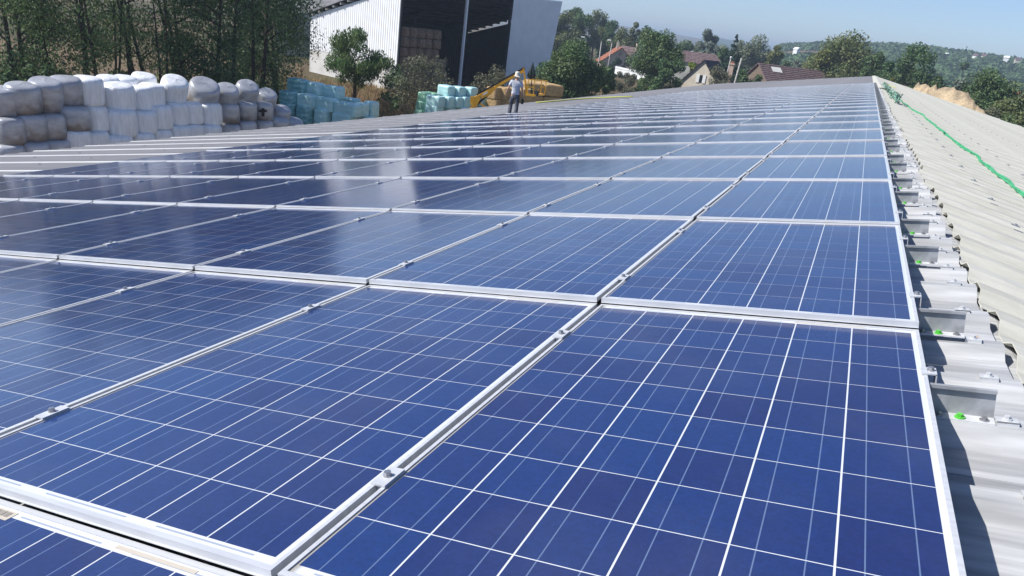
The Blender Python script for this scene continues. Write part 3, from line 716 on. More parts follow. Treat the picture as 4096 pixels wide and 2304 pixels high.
def ribbed(b, A, B, zbotA, zbotB, ztopA, ztopB, n, dep, out):
    A = Vector(A); B = Vector(B); V = []; F = []
    for i in range(n * 4 + 1):
        t = i / (n * 4); ph = i % 4; o_ = out * (dep if ph in (1, 2) else 0); p = A.lerp(B, t) + o_
        V += [(p.x, p.y, zbotA + (zbotB - zbotA) * t), (p.x, p.y, ztopA + (ztopB - ztopA) * t)]
    for i in range(n * 4): F.append((2 * i, 2 * i + 2, 2 * i + 3, 2 * i + 1))
    m_ = len(V); V += [(x - out.x * .03, y_ - out.y * .03, z) for x, y_, z in V]
    for i in range(n * 4): F.append((m_ + 2 * i, m_ + 2 * i + 1, m_ + 2 * i + 3, m_ + 2 * i + 2))
    F += [(0, 1, m_ + 1, m_), (m_ - 2, m_ * 2 - 2, m_ * 2 - 1, m_ - 1)]
    b.add(V, F)
gd = (P2 - P0).normalized(); fd = (P1 - P0).normalized()
og = Vector((0, 0, 1)).cross(gd); og = og if og.dot(CAM - P0) > 0 else -og; og.z = 0
of = Vector((0, 0, 1)).cross(fd); of = of if of.dot(CAM - P0) > 0 else -of; of.z = 0
b = MB(); ribbed(b, P0, P2, ZS, ZS, ZT - .15, ZB - .15, 44, .05, og); hb(b, 'side_wall', M['sheetw'])
b = MB(); b.poly([tuple(P0 + Vector((0, 0, hz - .5))), tuple(P2 + Vector((0, 0, hz - 1.5))), tuple(P2 + Vector((0, 0, ZS - .01))), tuple(P0 + Vector((0, 0, ZS - .01)))], tuple(-og * .2)); hb(b, 'concrete_base', M['conc'])
# roof
rv = [P0 + og * .5 + of * .15, P1 + fd * .3 + of * .15, P3 + fd * .3 - of * .4, P2 + og * .5 - of * .4]
zf = ZT + .25 + .3; zbk = ZB - .02
b = MB(); b.poly([(*rv[0].xy, zf + .02), (*rv[1].xy, zf + .02), (*rv[2].xy, zbk + .02), (*rv[3].xy, zbk + .02)], (0, 0, .08)); hb(b, 'roof', M['shed'])
b = MB(); b.poly([(*rv[0].xy, zf), (*rv[1].xy, zf), (*rv[2].xy, zbk), (*rv[3].xy, zbk)], (0, 0, .012)); hb(b, 'roof_shade_sheet', M['dark'])  # dark sheet added to paint shade on the roof underside
for i in range(12):
    t = (i + .4) / 12; p = P0.lerp(P2, t); z = zf + (zbk - zf) * t - .14
    b = MB(); q = p + og * .42; e = q + fd * ((P1 - P0).length + .5) - og * .0; m_ = q + fd * 1.6; b.bar((q.x, q.y, z), (m_.x, m_.y, z), .12, .24); hb(b, 'purlin_end', M['pole']); b = MB(); b.bar((m_.x, m_.y, z), (e.x, e.y, z), .12, .22); hb(b, 'purlin', M['dark'])  # purlins turn dark inside, the hangar's shade put into their colour
# back wall and far side wall with a slit of light under the roof
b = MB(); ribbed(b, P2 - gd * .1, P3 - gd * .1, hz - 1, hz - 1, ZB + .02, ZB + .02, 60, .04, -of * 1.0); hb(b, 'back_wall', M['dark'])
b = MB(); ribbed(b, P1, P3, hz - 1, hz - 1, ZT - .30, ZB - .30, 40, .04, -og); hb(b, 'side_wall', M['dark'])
# front sheet on the right, flaring outwards to the top
t0 = .665; A0 = P0.lerp(P1, t0); b = MB()
L_ = (P1 - A0).length; zs0 = hz + .4; n = 64; V = []; F = []
for i in range(n * 2 + 1):
    t = i / (n * 2); o_ = of * (.05 if i % 2 else 0) + of * .25
    pb = A0 + fd * (L_ * .93 * t); pt = A0 + fd * (L_ * 1.10 * t)
    V += [tuple(Vector((pb.x, pb.y, zs0)) + o_), tuple(Vector((pt.x, pt.y, ZT + .75 + .5 * t)) + o_)]
for i in range(n * 2): F.append((2 * i, 2 * i + 2, 2 * i + 3, 2 * i + 1))
m_ = len(V); V += [tuple(Vector(v_) - of * .05) for v_ in V]
for i in range(n * 2): F.append((m_ + 2 * i, m_ + 2 * i + 1, m_ + 2 * i + 3, m_ + 2 * i + 2))
b.add(V, F); hb(b, 'front_sheet', M['sheetg'])
for t in (.003, .37, t0 - .004):
    p = P0.lerp(P1, t); b = MB(); b.bar((p.x, p.y, hz - .5), (p.x, p.y, ZT + .1), .30, .22, up=tuple(fd)); hb(b, 'post', M['sheetg'] if t == .37 else M['dark'])
for t in (.37, .72):
    p = P0.lerp(P1, t); q = p + (P2 - P0) * .99
    b = MB(); b.bar((p.x, p.y, ZT - .1), (q.x, q.y, ZB - .3), .18, .3); hb(b, 'rafter', M['dark'])
    p2 = P0.lerp(P1, t) + (P2 - P0) * .55; b = MB(); b.bar((p2.x, p2.y, hz - .5), (p2.x, p2.y, ZT + (ZB - ZT) * .55 - .2), .22, .22, up=tuple(fd)); hb(b, 'post', M['dark'])
s_ = P1 + (P3 - P1) * .25; e_ = P1 + (P3 - P1) * .6
b = MB(); b.bar((s_.x, s_.y, hz + 6.5), (e_.x, e_.y, hz + 1.0), .12, .12); hb(b, 'brace', M['steel'])
# round bales stacked inside
k = 0; bhh = 1.08
for r in range(8):
    for i in range(7):
        if (r >= 6 and i >= (6 if r == 6 else 1)) or (i == 6 and r > 3): continue
        k += 1; rr = random.Random(700 + k)
        p = P0 + fd * (1.0 + 1.27 * i + rr.uniform(-.05, .05)) - of * (1.6 + .25 * rr.random())
        V, F = drum(.63, 1.08, k, .012, 18, 8, 7)
        b = MB(); b.add(V, F); o = b.build('round_bale', M['strawr'], None, True); o.matrix_world = Matrix.Translation((p.x, p.y, hz + .55 + bhh * r)) @ Matrix.Rotation(rr.uniform(0, 6), 4, 'Z')
        lev = 'ground level' if r == 0 else f'{ordw(r + 1)} layer up'
        tag(o, f'round straw bale inside the hangar, {ordw(i + 1)} from the left, {lev}', 'bale', 'round straw bales stacked in the hangar')
# old grey shed roof behind, far left
sa = [at_dist(1105, 50, 118), at_dist(1450, 62, 118)]
sr = [at_dist(1105, -20, 128), at_dist(1480, -25, 128)]
shed = thing('grey_shed', 'old grey fibre-cement shed roof behind the hangar at the left', 'shed', Vector((sa[0].x, sa[0].y, GZ)))
SI = Matrix.Translation(-Vector((sa[0].x, sa[0].y, GZ)))
for i in range(8):
    t0_, t1_ = i / 8 + .002, (i + 1) / 8 - .002
    b = MB(); b.poly([tuple(sa[0].lerp(sa[1], t0_)), tuple(sa[0].lerp(sa[1], t1_)), tuple(sr[0].lerp(sr[1], t1_)), tuple(sr[0].lerp(sr[1], t0_))], (0, 0, .1 + .03 * (i % 2))); o = b.build('roof_sheet', M['shed'], shed); o.matrix_local = SI
b = MB(); a_, c_ = sa[0].copy(), sa[1].copy(); off_ = (sr[0] - sa[0]); off_.z = 0
b.poly([(a_.x, a_.y, GZ - 1), (c_.x, c_.y, GZ - 1), (c_.x, c_.y, c_.z - .05), (a_.x, a_.y, a_.z - .05)], tuple(off_ * 1.0)); o = b.build('wall', M['wall'], shed); o.matrix_local = SI

# ---------------------------------------------------------------- boom lift, parasol
DB = 50.0
def bp(zx, zy, D=DB): return at_dist(1800 + zx / 4.262, 200 + zy / 4.262, D)
pt = mpp(bp(800, 600))/4.262
lift = thing('boom_lift', 'yellow articulated boom lift with an empty work basket, reaching behind the man', 'boom lift', Vector((bp(420, 985).x, bp(420, 985).y, gz(bp(420, 985).x, bp(420, 985).y))))
LI = lift.matrix_world.inverted() if False else Matrix.Translation(-lift.matrix_world.translation)
def lb(b, name, mt, sm=False): o = b.build(name, mt, lift, sm); o.matrix_local = LI; return o
rt = Vector((math.cos(-az), math.sin(-az), 0)); rt = Vector((math.cos(az), -math.sin(az), 0)); fw_ = Vector((math.sin(az), math.cos(az), 0))
def quad_plate(px, D, th, name, mt):
    b = MB(); b.poly([tuple(bp(x, y_, D)) for x, y_ in px], tuple(fw_ * th)); return lb(b, name, mt)
quad_plate([(347, 790), (408, 795), (395, 990), (362, 985), (362, 930), (343, 918)], DB - .25, .1, 'knuckle_plate', M['yellow'])
quad_plate([(408, 800), (500, 765), (520, 830), (440, 985), (395, 988)], DB - .2, .45, 'tower_head', M['yellow'])
quad_plate([(500, 760), (745, 615), (800, 640), (690, 765), (540, 830)], DB - .15, .35, 'boom_root', M['yellow'])
quad_plate([(560, 745), (635, 700), (640, 735), (560, 780)], DB - .17, .015, 'white_label_panel', M['white'])
b = MB(); b.bar(bp(770, 620, DB), bp(1245, 345, DB), 62 * pt, 62 * pt); lb(b, 'telescopic_boom', M['yellow'])
b = MB(); b.bar(bp(455, 765, DB - .3), bp(1240, 318, DB - .3), 26 * pt, 26 * pt); lb(b, 'hose_guide', M['black'])
quad_plate([(775, 580), (830, 560), (840, 600), (790, 625)], DB - .36, .1, 'hose_bracket', M['yellow'])
b = MB(); b.tube([bp(455, 930, DB), bp(680, 735, DB)], 20 * pt, 8); lb(b, 'hydraulic_ram', M['black'], True)
b = MB(); b.bar(bp(470, 880, DB + .2), bp(620, 985, DB + .2), 34 * pt, 30 * pt); lb(b, 'support_arm', M['yellow'])
b = MB(); b.bar(bp(610, 980, DB + .3), bp(690, 1200, DB + .3), 34 * pt, 30 * pt); lb(b, 'lower_arm', M['yellow'])
b = MB(); b.box(lift.matrix_world.translation + Vector((0, 0, .9)) + fw_ * .6, (2.4, 3.6, .7), Matrix.Rotation(-az, 3, 'Z')); lb(b, 'chassis', M['yellow'])
b = MB(); b.bar(lift.matrix_world.translation + Vector((0, 0, 1.2)), bp(400, 985, DB), .35, .35, up=(1, 0, 0)); lb(b, 'turret', M['yellow'])
for sx in (-1.15, 1.15):
    for sy in (-1.3, 1.9):
        c_ = lift.matrix_world.translation + rt * sx + fw_ * (sy + .3) + Vector((0, 0, .45)); b = MB(); b.tube([c_ - rt * .15, c_ + rt * .15], .45, 16); lb(b, 'wheel', M['tyre'], False)
b = MB(); b.bar(bp(1225, 350, DB), bp(1265, 300, DB), 50 * pt, 50 * pt); lb(b, 'jib_joint', M['black'])
b = MB(); b.bar(bp(1250, 305, DB - .1), bp(1318, 735, DB - .1), 26 * pt, 40 * pt, up=tuple(fw_)); b.bar(bp(1268, 420, DB + .25), bp(1300, 735, DB + .25), 22 * pt, 30 * pt, up=tuple(fw_)); lb(b, 'jib_arm', M['yellow'])
bt = 13 * pt
bsk = MB(); F_ = [(1300, 745), (1445, 765)]; R_ = [(1495, 735), (1615, 750)]
bsk.poly([tuple(bp(*F_[0], DB - .6)), tuple(bp(*F_[1], DB - .6)), tuple(bp(*R_[1], DB + .9)), tuple(bp(*R_[0], DB + .9))], (0, 0, -.10)); lb(bsk, 'basket_floor', M['yellow'])
quad_plate([(1290, 738), (1445, 760), (1435, 795), (1285, 772)], DB - .65, .05, 'toe_board', M['yellow'])
quad_plate([(1490, 735), (1610, 750), (1606, 762), (1488, 750)], DB + .95, .05, 'toe_board', M['yellow'])
for (a_, c_, D) in (((1340, 505), (1318, 745), DB - .6), ((1440, 515), (1420, 765), DB - .6), ((1562, 525), (1545, 735), DB + .9), ((1640, 530), (1612, 750), DB + .9), ((1415, 485), (1405, 515), DB - .5), ((1512, 660), (1500, 745), DB + .5)):
    b = MB(); b.bar(bp(*a_, D), bp(*c_, D), bt, bt, up=tuple(fw_)); lb(b, 'rail_post', M['yellow'])
for (a_, c_, D1, D2) in (((1322, 500), (1455, 517), DB - .6, DB - .6), ((1310, 625), (1448, 640), DB - .6, DB - .6), ((1538, 512), (1665, 527), DB + .9, DB + .9), ((1545, 625), (1632, 640), DB + .9, DB + .9), ((1322, 500), (1538, 512), DB - .6, DB + .9), ((1455, 517), (1665, 527), DB - .6, DB + .9)):
    b = MB(); b.bar(bp(*a_, D1), bp(*c_, D2), bt * .9, bt * .9); lb(b, 'guard_rail', M['yellow'])
b = MB(); b.tube([bp(1445, 462, DB), bp(1490, 462, DB), bp(1502, 475, DB), bp(1497, 515, DB)], bt * .45, 6); lb(b, 'control_hoop', M['yellow'])
b = MB(); b.box(bp(1440, 735, DB - .2), (.5, .3, .3)); lb(b, 'control_box', M['dark'])
par = thing('folded_parasol', 'folded dark green parasol standing in the boom lift basket', 'parasol', bp(1400, 740, DB))
PI_ = Matrix.Translation(-bp(1400, 740, DB)); ring = []
V = []; F = []; n = 20
stops = [(1420, 212, 3), (1412, 260, 14), (1402, 330, 36), (1393, 410, 54), (1388, 465, 62), (1388, 480, 50)]
for (x, y_, r) in stops:
    c_ = bp(x, y_, DB)
    for i in range(n):
        a = 2 * math.pi * i / n; rr_ = r * pt * (1 + .28 * math.sin(a * 5)); V.append(tuple(c_ + rt * rr_ * math.cos(a) + fw_ * rr_ * math.sin(a) + Vector((0, 0, .05 * math.sin(a * 5) if r > 45 else 0))))
for j in range(len(stops) - 1):
    for i in range(n): F.append((j * n + i, j * n + (i + 1) % n, (j + 1) * n + (i + 1) % n, (j + 1) * n + i))
F.append(tuple(range(n))); F.append(tuple(range((len(stops) - 1) * n, len(stops) * n)))
b = MB(); b.add(V, F); o = b.build('canopy', M['dgreen'], par, True); o.matrix_local = PI_
b = MB(); b.tube([bp(1420, 208, DB), bp(1392, 480, DB), bp(1385, 740, DB)], .03, 8); o = b.build('pole', M['bark'], par); o.matrix_local = PI_

# ---------------------------------------------------------------- the man on the roof
DM = 22.6
feet = on_plane(2050, 470, ROOF_W @ Vector((0, 0, WZ + .04)), (-math.sin(TH), 0, math.cos(TH)))
fm = at_dist(2058, 400, DM)
fz = fm.x * math.tan(TH) + (WZ + .04) / math.cos(TH)
FEET = Vector((fm.x, fm.y, fz))
azm = math.atan2(FEET.x - CAM.x, FEET.y - CAM.y); mr_ = Vector((math.cos(azm), -math.sin(azm), 0)); mf = Vector((math.sin(azm), math.cos(azm), 0))
HT = at_dist(2075, 286, DM).z - fz            # crown of the hat above the roof
SCL = HT / 1.86
MM = Matrix.Translation(FEET) @ Matrix(((mr_.x, mf.x, 0, 0), (mr_.y, mf.y, 0, 0), (0, 0, 1, 0), (0, 0, 0, 1))) @ Matrix.Scale(SCL, 4)
man = thing('person', 'man in a beige sun hat and grey T-shirt walking away across the roof', 'person', MM)


def skinned(name, verts, edges, radii, mt, sub=2, root=0):
    me = bpy.data.meshes.new(name); me.from_pydata(verts, edges, []); me.materials.append(mt)
    o = link(name, me, man); md = o.modifiers.new('Skin', 'SKIN'); md.use_smooth_shade = True
    for i, r in enumerate(radii):
        r = r if hasattr(r, '__len__') else (r, r); me.skin_vertices[0].data[i].radius = r; me.skin_vertices[0].data[i].use_root = (i == root)
    s = o.modifiers.new('Subdivision', 'SUBSURF'); s.levels = sub; s.render_levels = sub
    for p in me.polygons: p.use_smooth = True
    return o
# right-handed frame: x right in the picture, y away from the camera
sk = [(0, 0, .95), (0, 0, 1.15), (0, .0, 1.38), (0, .01, 1.50), (0, .02, 1.57), (0, .025, 1.66), (0, .02, 1.75),     # 0 pelvis .. 6 head top
      (-.20, 0, 1.41), (-.30, -.02, 1.17), (-.37, .06, .98), (-.39, .10, .92),                                     # left arm hanging out
      (.20, 0, 1.41), (.27, .0, 1.14), (.31, .05, .91), (.315, .06, .85),                                           # right arm carrying
      (-.10, 0, .88), (-.13, .10, .50), (-.15, .02, .09), (.10, 0, .88), (.12, -.02, .49), (.11, -.14, .10)]
ed = [(0, 1), (1, 2), (2, 3), (3, 4), (4, 5), (5, 6), (2, 7), (7, 8), (8, 9), (9, 10), (2, 11), (11, 12), (12, 13), (13, 14), (0, 15), (15, 16), (16, 17), (0, 18), (18, 19), (19, 20)]
rd = [.13, .12, .13, .07, .055, .085, .07, .06, .042, .032, .040, .06, .042, .032, .040, .09, .06, .045, .09, .06, .045]
skinned('body', sk, ed, rd, M['skin'], 2)
def finger_set(c, dirn, side):
    for i in range(4):
        a = Vector(c) + Vector((0, -.03 + .02 * i, -.035)); L = (.075, .085, .08, .06)[i]
        p1 = a + Vector((side * .004, 0, -L * .55)); p2 = p1 + Vector((-side * .018, 0, -L * .40))
        b = MB(); b.tube([a, p1, p2], [.0095, .009, .007], 6); b.build('finger', M['skin'], man, True)
    b = MB(); a = Vector(c) + Vector((-side * .01, .03, 0)); b.tube([a, a + Vector((-side * .02, .03, -.035)), a + Vector((-side * .022, .036, -.07))], [.011, .010, .008], 6); b.build('thumb', M['skin'], man, True)
finger_set((-.39, .10, .92), -1, -1); finger_set((.315, .06, .85), 1, 1)
ts = [(0, 0, .86), (0, 0, 1.0), (0, 0, 1.2), (0, 0, 1.40), (0, .008, 1.485), (-.19, 0, 1.425), (-.275, -.012, 1.23), (.19, 0, 1.425), (.255, 0, 1.22)]
skinned('t_shirt', ts, [(0, 1), (1, 2), (2, 3), (3, 4), (3, 5), (5, 6), (3, 7), (7, 8)], [(.205, .145), (.185, .14), (.185, .14), (.185, .13), (.085, .075), .092, .082, .092, .082], M['tee'], 2)
tr = [(0, 0, .98), (0, 0, .88), (-.105, .01, .80), (-.135, .10, .50), (-.155, .03, .07), (.105, 0, .80), (.125, -.015, .49), (.115, -.13, .08)]
skinned('trousers', tr, [(0, 1), (1, 2), (2, 3), (3, 4), (1, 5), (5, 6), (6, 7)], [(.165, .13), (.165, .135), .115, .088, .085, .115, .088, .085], M['jean'], 2)
for (x, y_) in ((-.155, .06), (.115, -.10)):
    V, F = superbox((.10, .27, .09), 3.5, 6); b = MB(); b.add(V + np.array((x, y_ + .03, .045)), F); b.build('shoe', M['black'], man, True)
V = []; F = []; n = 24
for (r, z, w_) in ((.165, 1.655, .012), (.16, 1.648, .015), (.105, 1.70, 0), (.108, 1.78, 0), (.095, 1.835, 0), (.06, 1.855, 0), (.005, 1.86, 0)):
    for i in range(n): a = 2 * math.pi * i / n; V.append((r * .95 * math.cos(a), .02 + r * 1.08 * math.sin(a), z + w_ * math.sin(2 * a + 1)))
for j in range(6):
    for i in range(n): F.append((j * n + i, j * n + (i + 1) % n, (j + 1) * n + (i + 1) % n, (j + 1) * n + i))
b = MB(); b.add(V, F); b.build('sun_hat', M['hat'], man, True)
b = MB()
for s in (-1, 1): b.add(*[(superbox((.02, .04, .06), 2.5, 4)[0] + np.array((s * .083, .02, 1.645))), superbox((.02, .04, .06), 2.5, 4)[1]])
b.build('ear', M['skin'], man, True)
V, F = superbox((.035, .05, .05), 2.2, 4); b = MB(); b.add(V + np.array((0, .115, 1.64)), F); b.build('nose', M['skin'], man, True)
case = thing('tool_case', 'black tool case carried in the man\'s right hand', 'case', MM @ Matrix.Translation((.34, .07, .66)))
V, F = superbox((.11, .28, .20), 9, 5); b = MB(); b.add(V, F); b.build('case_body', M['black'], case, True)
b = MB(); b.tube([(-.01, -.07, .095), (-.02, -.06, .15), (-.02, .06, .15), (-.01, .07, .095)], .011, 6); b.build('handle', M['black'], case, True)
b = MB()
for z_ in (.02, -.02): b.box((-.02, -.142, z_), (.05, .002, .006))
b.build('trim_strip', M['pole'], case)

# ---------------------------------------------------------------- vegetation
def leaf_cards(C, N_, size, asp, rs, droop=0.):
    n = len(C); a = rs.normal(size=(n, 3)); a /= np.linalg.norm(a, axis=1)[:, None] + 1e-9
    N_ = N_ / (np.linalg.norm(N_, axis=1)[:, None] + 1e-9)
    t = a - (a * N_).sum(1)[:, None] * N_; t[:, 2] -= droop; t /= np.linalg.norm(t, axis=1)[:, None] + 1e-9
    s = np.cross(N_, t); L = size * rs.uniform(.6, 1.4, n)[:, None]; W = L * asp
    bend = N_ * L * .18
    V = np.stack([C - t * L, C + s * W - bend, C + t * L, C - s * W - bend], 1).reshape(-1, 3)
    F = np.arange(n * 4).reshape(n, 4)
    return V, F


def quad_mesh(name, V, F, mt):
    m = bpy.data.meshes.new(name); nv = len(V); nf = len(F)
    m.vertices.add(nv); m.vertices.foreach_set('co', V.astype(np.float32).ravel())
    m.loops.add(nf * 4); m.loops.foreach_set('vertex_index', F.astype(np.int32).ravel())
    m.polygons.add(nf); m.polygons.foreach_set('loop_start', np.arange(0, nf * 4, 4, dtype=np.int32)); m.polygons.foreach_set('loop_total', np.full(nf, 4, dtype=np.int32))
    m.materials.append(mt); m.update(calc_edges=True); return m


def crown_points(rs, R, H0, H1, nl, n, shape='round', gap=.5):
    lobes = []
    for i in range(nl):
        while True:
            q = rs.uniform(-1, 1, 3)
            if (q ** 2).sum() < 1: break
        if shape == 'cone':
            t = rs.uniform(0, 1) ** 1.3; rr = (1 - t) * R * rs.uniform(.5, 1); a = rs.uniform(0, 6.28)
            lobes.append(((rr * math.cos(a), rr * math.sin(a), H0 + (H1 - H0) * t), R * .42 * (1.12 - t)))
        else:
            q = q / max(np.linalg.norm(q), .01) * (.35 + .5 * rs.uniform() ** .6)
            up = .5 + .5 * q[2]
            if shape == 'wide': q[:2] *= (1.05 - .25 * abs(q[2]))
            lobes.append(((q[0] * R, q[1] * R, (H0 + H1) / 2 + q[2] * (H1 - H0) / 2), rs.uniform(.22, .40) * min(R, (H1 - H0) / 2) * 1.1))
    rad = np.array([l[1] for l in lobes]); cen = np.array([l[0] for l in lobes])
    pick = rs.choice(len(lobes), n, p=rad ** 2 / (rad ** 2).sum())
    d = rs.normal(size=(n, 3)); d /= np.linalg.norm(d, axis=1)[:, None]
    rr = rs.uniform(0, 1, n) ** .45
    C = cen[pick] + d * (rad[pick] * rr)[:, None] * np.array([1.15, 1.15, .85])
    lo, hi = np.percentile(C[:, 2], (1, 99.3)); k = (H1 - H0) / (hi - lo)
    C[:, 2] = H0 + (C[:, 2] - lo) * k; cen = cen.copy(); cen[:, 2] = H0 + (cen[:, 2] - lo) * k
    rr = np.hypot(C[:, 0], C[:, 1]); q = R / np.percentile(rr, 96); C[:, :2] *= q; cen[:, :2] *= q
    C[:, 2] = np.maximum(C[:, 2], .05)
    return C, d, cen


def limbs(b, rs, top, H0, cen, tr, nmax, lean=(0, 0), multi=1):
    bases = [Vector((rs.uniform(-.5, .5) * (multi > 1), rs.uniform(-.5, .5) * (multi > 1), -.5)) for i in range(multi)]
    fork = max(H0 * .9, top * .18)
    trunks = []
    for bs in bases:
        l = Vector((lean[0] * top + rs.uniform(-.06, .06) * top, lean[1] * top + rs.uniform(-.06, .06) * top, 0)); pts = []
        for i in range(7):
            t = i / 6; pts.append(bs + l * t + Vector((.05 * math.sin(t * 5 + bs.x) * top * .3, .05 * math.cos(t * 4) * top * .2, t * top * .86)))
        b.tube(pts, [tr * (1.25 - .25 * min(i, 1) - .16 * i) if i < 5 else tr * .14 for i in range(7)], 7); trunks.append(pts)
    order = rs.permutation(len(cen))[:nmax]
    for i in order:
        c = Vector(cen[i]); tk = min(trunks, key=lambda p: (p[-1].xy - c.xy).length)
        zt = max(fork, min(c.z - .25 * (c.xy.length), top * .8)) if c.z > fork else fork
        t = min(max((zt + .5) / (top * .86), 0), .97) * 6; j = int(t); s = tk[j].lerp(tk[min(j + 1, 6)], t - j)
        mid = s.lerp(c, .5) + Vector((rs.uniform(-.05, .05), rs.uniform(-.05, .05), .06)) * top * .5
        b.tube([s, mid, c], [tr * .34, tr * .2, tr * .06], 5, False)


def tree(label, u, vtop, D, wpx, lm, n=2500, leaf=.3, asp=.5, nl=22, cb=.3, tr=None, shape='round', seed=1, vbase=None, lean=(0, 0), multi=1, nb=14, droop=0., name='tree', cat='tree', group=None, depthf=1., hmin=None):
    P = at_dist(u, vtop, D); z0 = gz(P.x, P.y); H = P.z - z0
    if hmin: H = max(H, hmin)
    R = wpx * mpp(P) / 2; rs = np.random.RandomState(seed)
    tr = tr or .02 * H + .05
    t = thing(name, label, cat, Vector((P.x, P.y, z0)), group)
    C, d, cen = crown_points(rs, R, H * cb, H * .97, nl, n, shape)
    nrm = d * .6 + rs.normal(size=d.shape) * .7 + np.array([0, 0, .35])
    V, F = leaf_cards(C, nrm, leaf, asp, rs, droop)
    link('crown', quad_mesh('crown', V, F, M[lm]), t)
    b = MB(); limbs(b, rs, H, H * cb, cen, tr, nb, lean, multi); b.build('trunk', M['bark'], t, True)
    return t


LG = 'trees of the dark wood behind the bales'
left_wood = [  # label, u, D, width, leaf material, n, crown base, seed, height
    ('dark dense tree at the left edge of the wood', 25, 50, 330, 'l_dense', 5200, .12, 11, 13.5), ('tall thin robinia second from the left edge of the wood', 205, 47, 250, 'l_rob', 2000, .45, 12, 13), ('leaning robinia with an open crown above the silver bales', 300, 50, 240, 'l_rob', 1900, .48, 13, 14),
    ('slim robinia above the silver bales, bare lower trunk', 372, 46, 210, 'l_rob', 1700, .5, 14, 13), ('straight forked robinia rising above the white bales', 412, 52, 250, 'l_rob', 1900, .5, 15, 14.5), ('thin robinia sapling between two forked robinias', 480, 54, 200, 'l_rob', 1500, .52, 16, 13),
    ('robinia with two crossing trunks above the white bales', 560, 48, 260, 'l_rob', 2100, .46, 17, 14), ('thick leaning robinia behind the topmost white bale', 620, 50, 270, 'l_rob', 2300, .44, 18, 14.5), ('robinia with dense twigs right of the leaning one', 720, 51, 260, 'l_mid', 2900, .36, 19, 13.5),
    ('dark tree with a slanting trunk above the silver bales on the right', 850, 52, 320, 'l_dense', 4600, .22, 20, 14), ('big dark tree with low branches near the hangar', 1000, 55, 360, 'l_dense', 6500, .10, 21, 14.5), ('dark tree whose fringe overlaps the white hangar wall', 1110, 59, 300, 'l_dense', 5200, .12, 22, 12.0)]
for i, (lab, u, D, wd, lm, n, cb, sd, hh) in enumerate(left_wood):
    tree(lab, u, 200, D, wd * 1.25, lm, int(n * (3.0 if 'rob' in lm else 2.9)), .082 if 'rob' in lm else .105, .42, 44, cb * .55, .10 + .05 * (sd % 3) / 2 if 'rob' in lm else .2, 'round', sd, lean=((.14, -.10, .05, -.06, .17)[i % 5], 0), multi=(2, 1, 3, 2, 2, 1, 3, 2, 3, 2, 2, 2)[i], nb=34, droop=.6, hmin=hh, group=LG)
# undergrowth under the wood
for i, (u, v, D, wd, lm) in enumerate([(60, 262, 44, 170, 'l_dense'), (215, 262, 46, 150, 'l_dense'), (470, 285, 50, 180, 'l_mid'), (760, 275, 52, 220, 'l_dense'), (935, 270, 54, 230, 'l_dense'), (640, 292, 53, 150, 'l_olive')]):
    tree(('dark bush at the foot of the wood, far left', 'dark bush between thin trunks above the silver bales', 'green undergrowth behind the white bales', 'dark undergrowth right of the topmost white bale', 'dark undergrowth under the big dark tree', 'low olive undergrowth behind the white bales')[i],
         u, v, D, wd, lm, 1500, .16, .5, 14, .05, .06, 'wide', 60 + i, name='bush', cat='bush', nb=5)

tree('small feathery robinia standing alone before the white hangar wall', 1443, 112, 66, 255, 'l_rob', 9500, .15, .30, 26, .34, .15, 'wide', 31, multi=2, nb=26, droop=1.0, name='small_tree')
tree('grey-green twiggy bush in front of the hangar opening', 1712, 222, 62, 250, 'l_twig', 5200, .11, .4, 30, .06, .07, 'wide', 32, multi=3, nb=26, name='bush', cat='bush')
tree('dark bush at the foot of the robinia', 1590, 262, 64, 150, 'l_dense', 2200, .13, .45, 16, .05, .06, 'wide', 33, name='bush', cat='bush', nb=8)
tree('round twiggy bush under the grey front sheet, left one', 1925, 290, 66, 150, 'l_twig', 2800, .11, .4, 18, .05, .06, 'wide', 34, name='bush', cat='bush', multi=2, nb=14)
tree('round twiggy bush behind the boom tip, right one', 2035, 268, 68, 170, 'l_twig', 2800, .11, .4, 18, .05, .06, 'wide', 35, name='bush', cat='bush', multi=2, nb=14)
tree('small pale green juniper beside the dry grass', 1555, 325, 56, 66, 'l_mid', 1500, .09, .35, 16, .02, .05, 'cone', 36, name='conifer', cat='conifer', nb=5)
tree('dry twiggy shrub at the foot of the dark tree', 1185, 262, 62, 100, 'l_dry', 900, .10, .3, 12, .05, .04, 'wide', 37, name='shrub', cat='shrub', multi=3, nb=10)
tree('rusty dry shrub between the two bale stacks', 1545, 395, 54, 150, 'l_dry', 1600, .08, .3, 14, .03, .04, 'wide', 38, name='shrub', cat='shrub', multi=3, nb=10)
tree('dry brown shrub beside the right green bales', 1640, 372, 57, 110, 'l_dry', 1500, .08, .3, 14, .03, .04, 'wide', 39, name='shrub', cat='shrub', multi=3, nb=10)

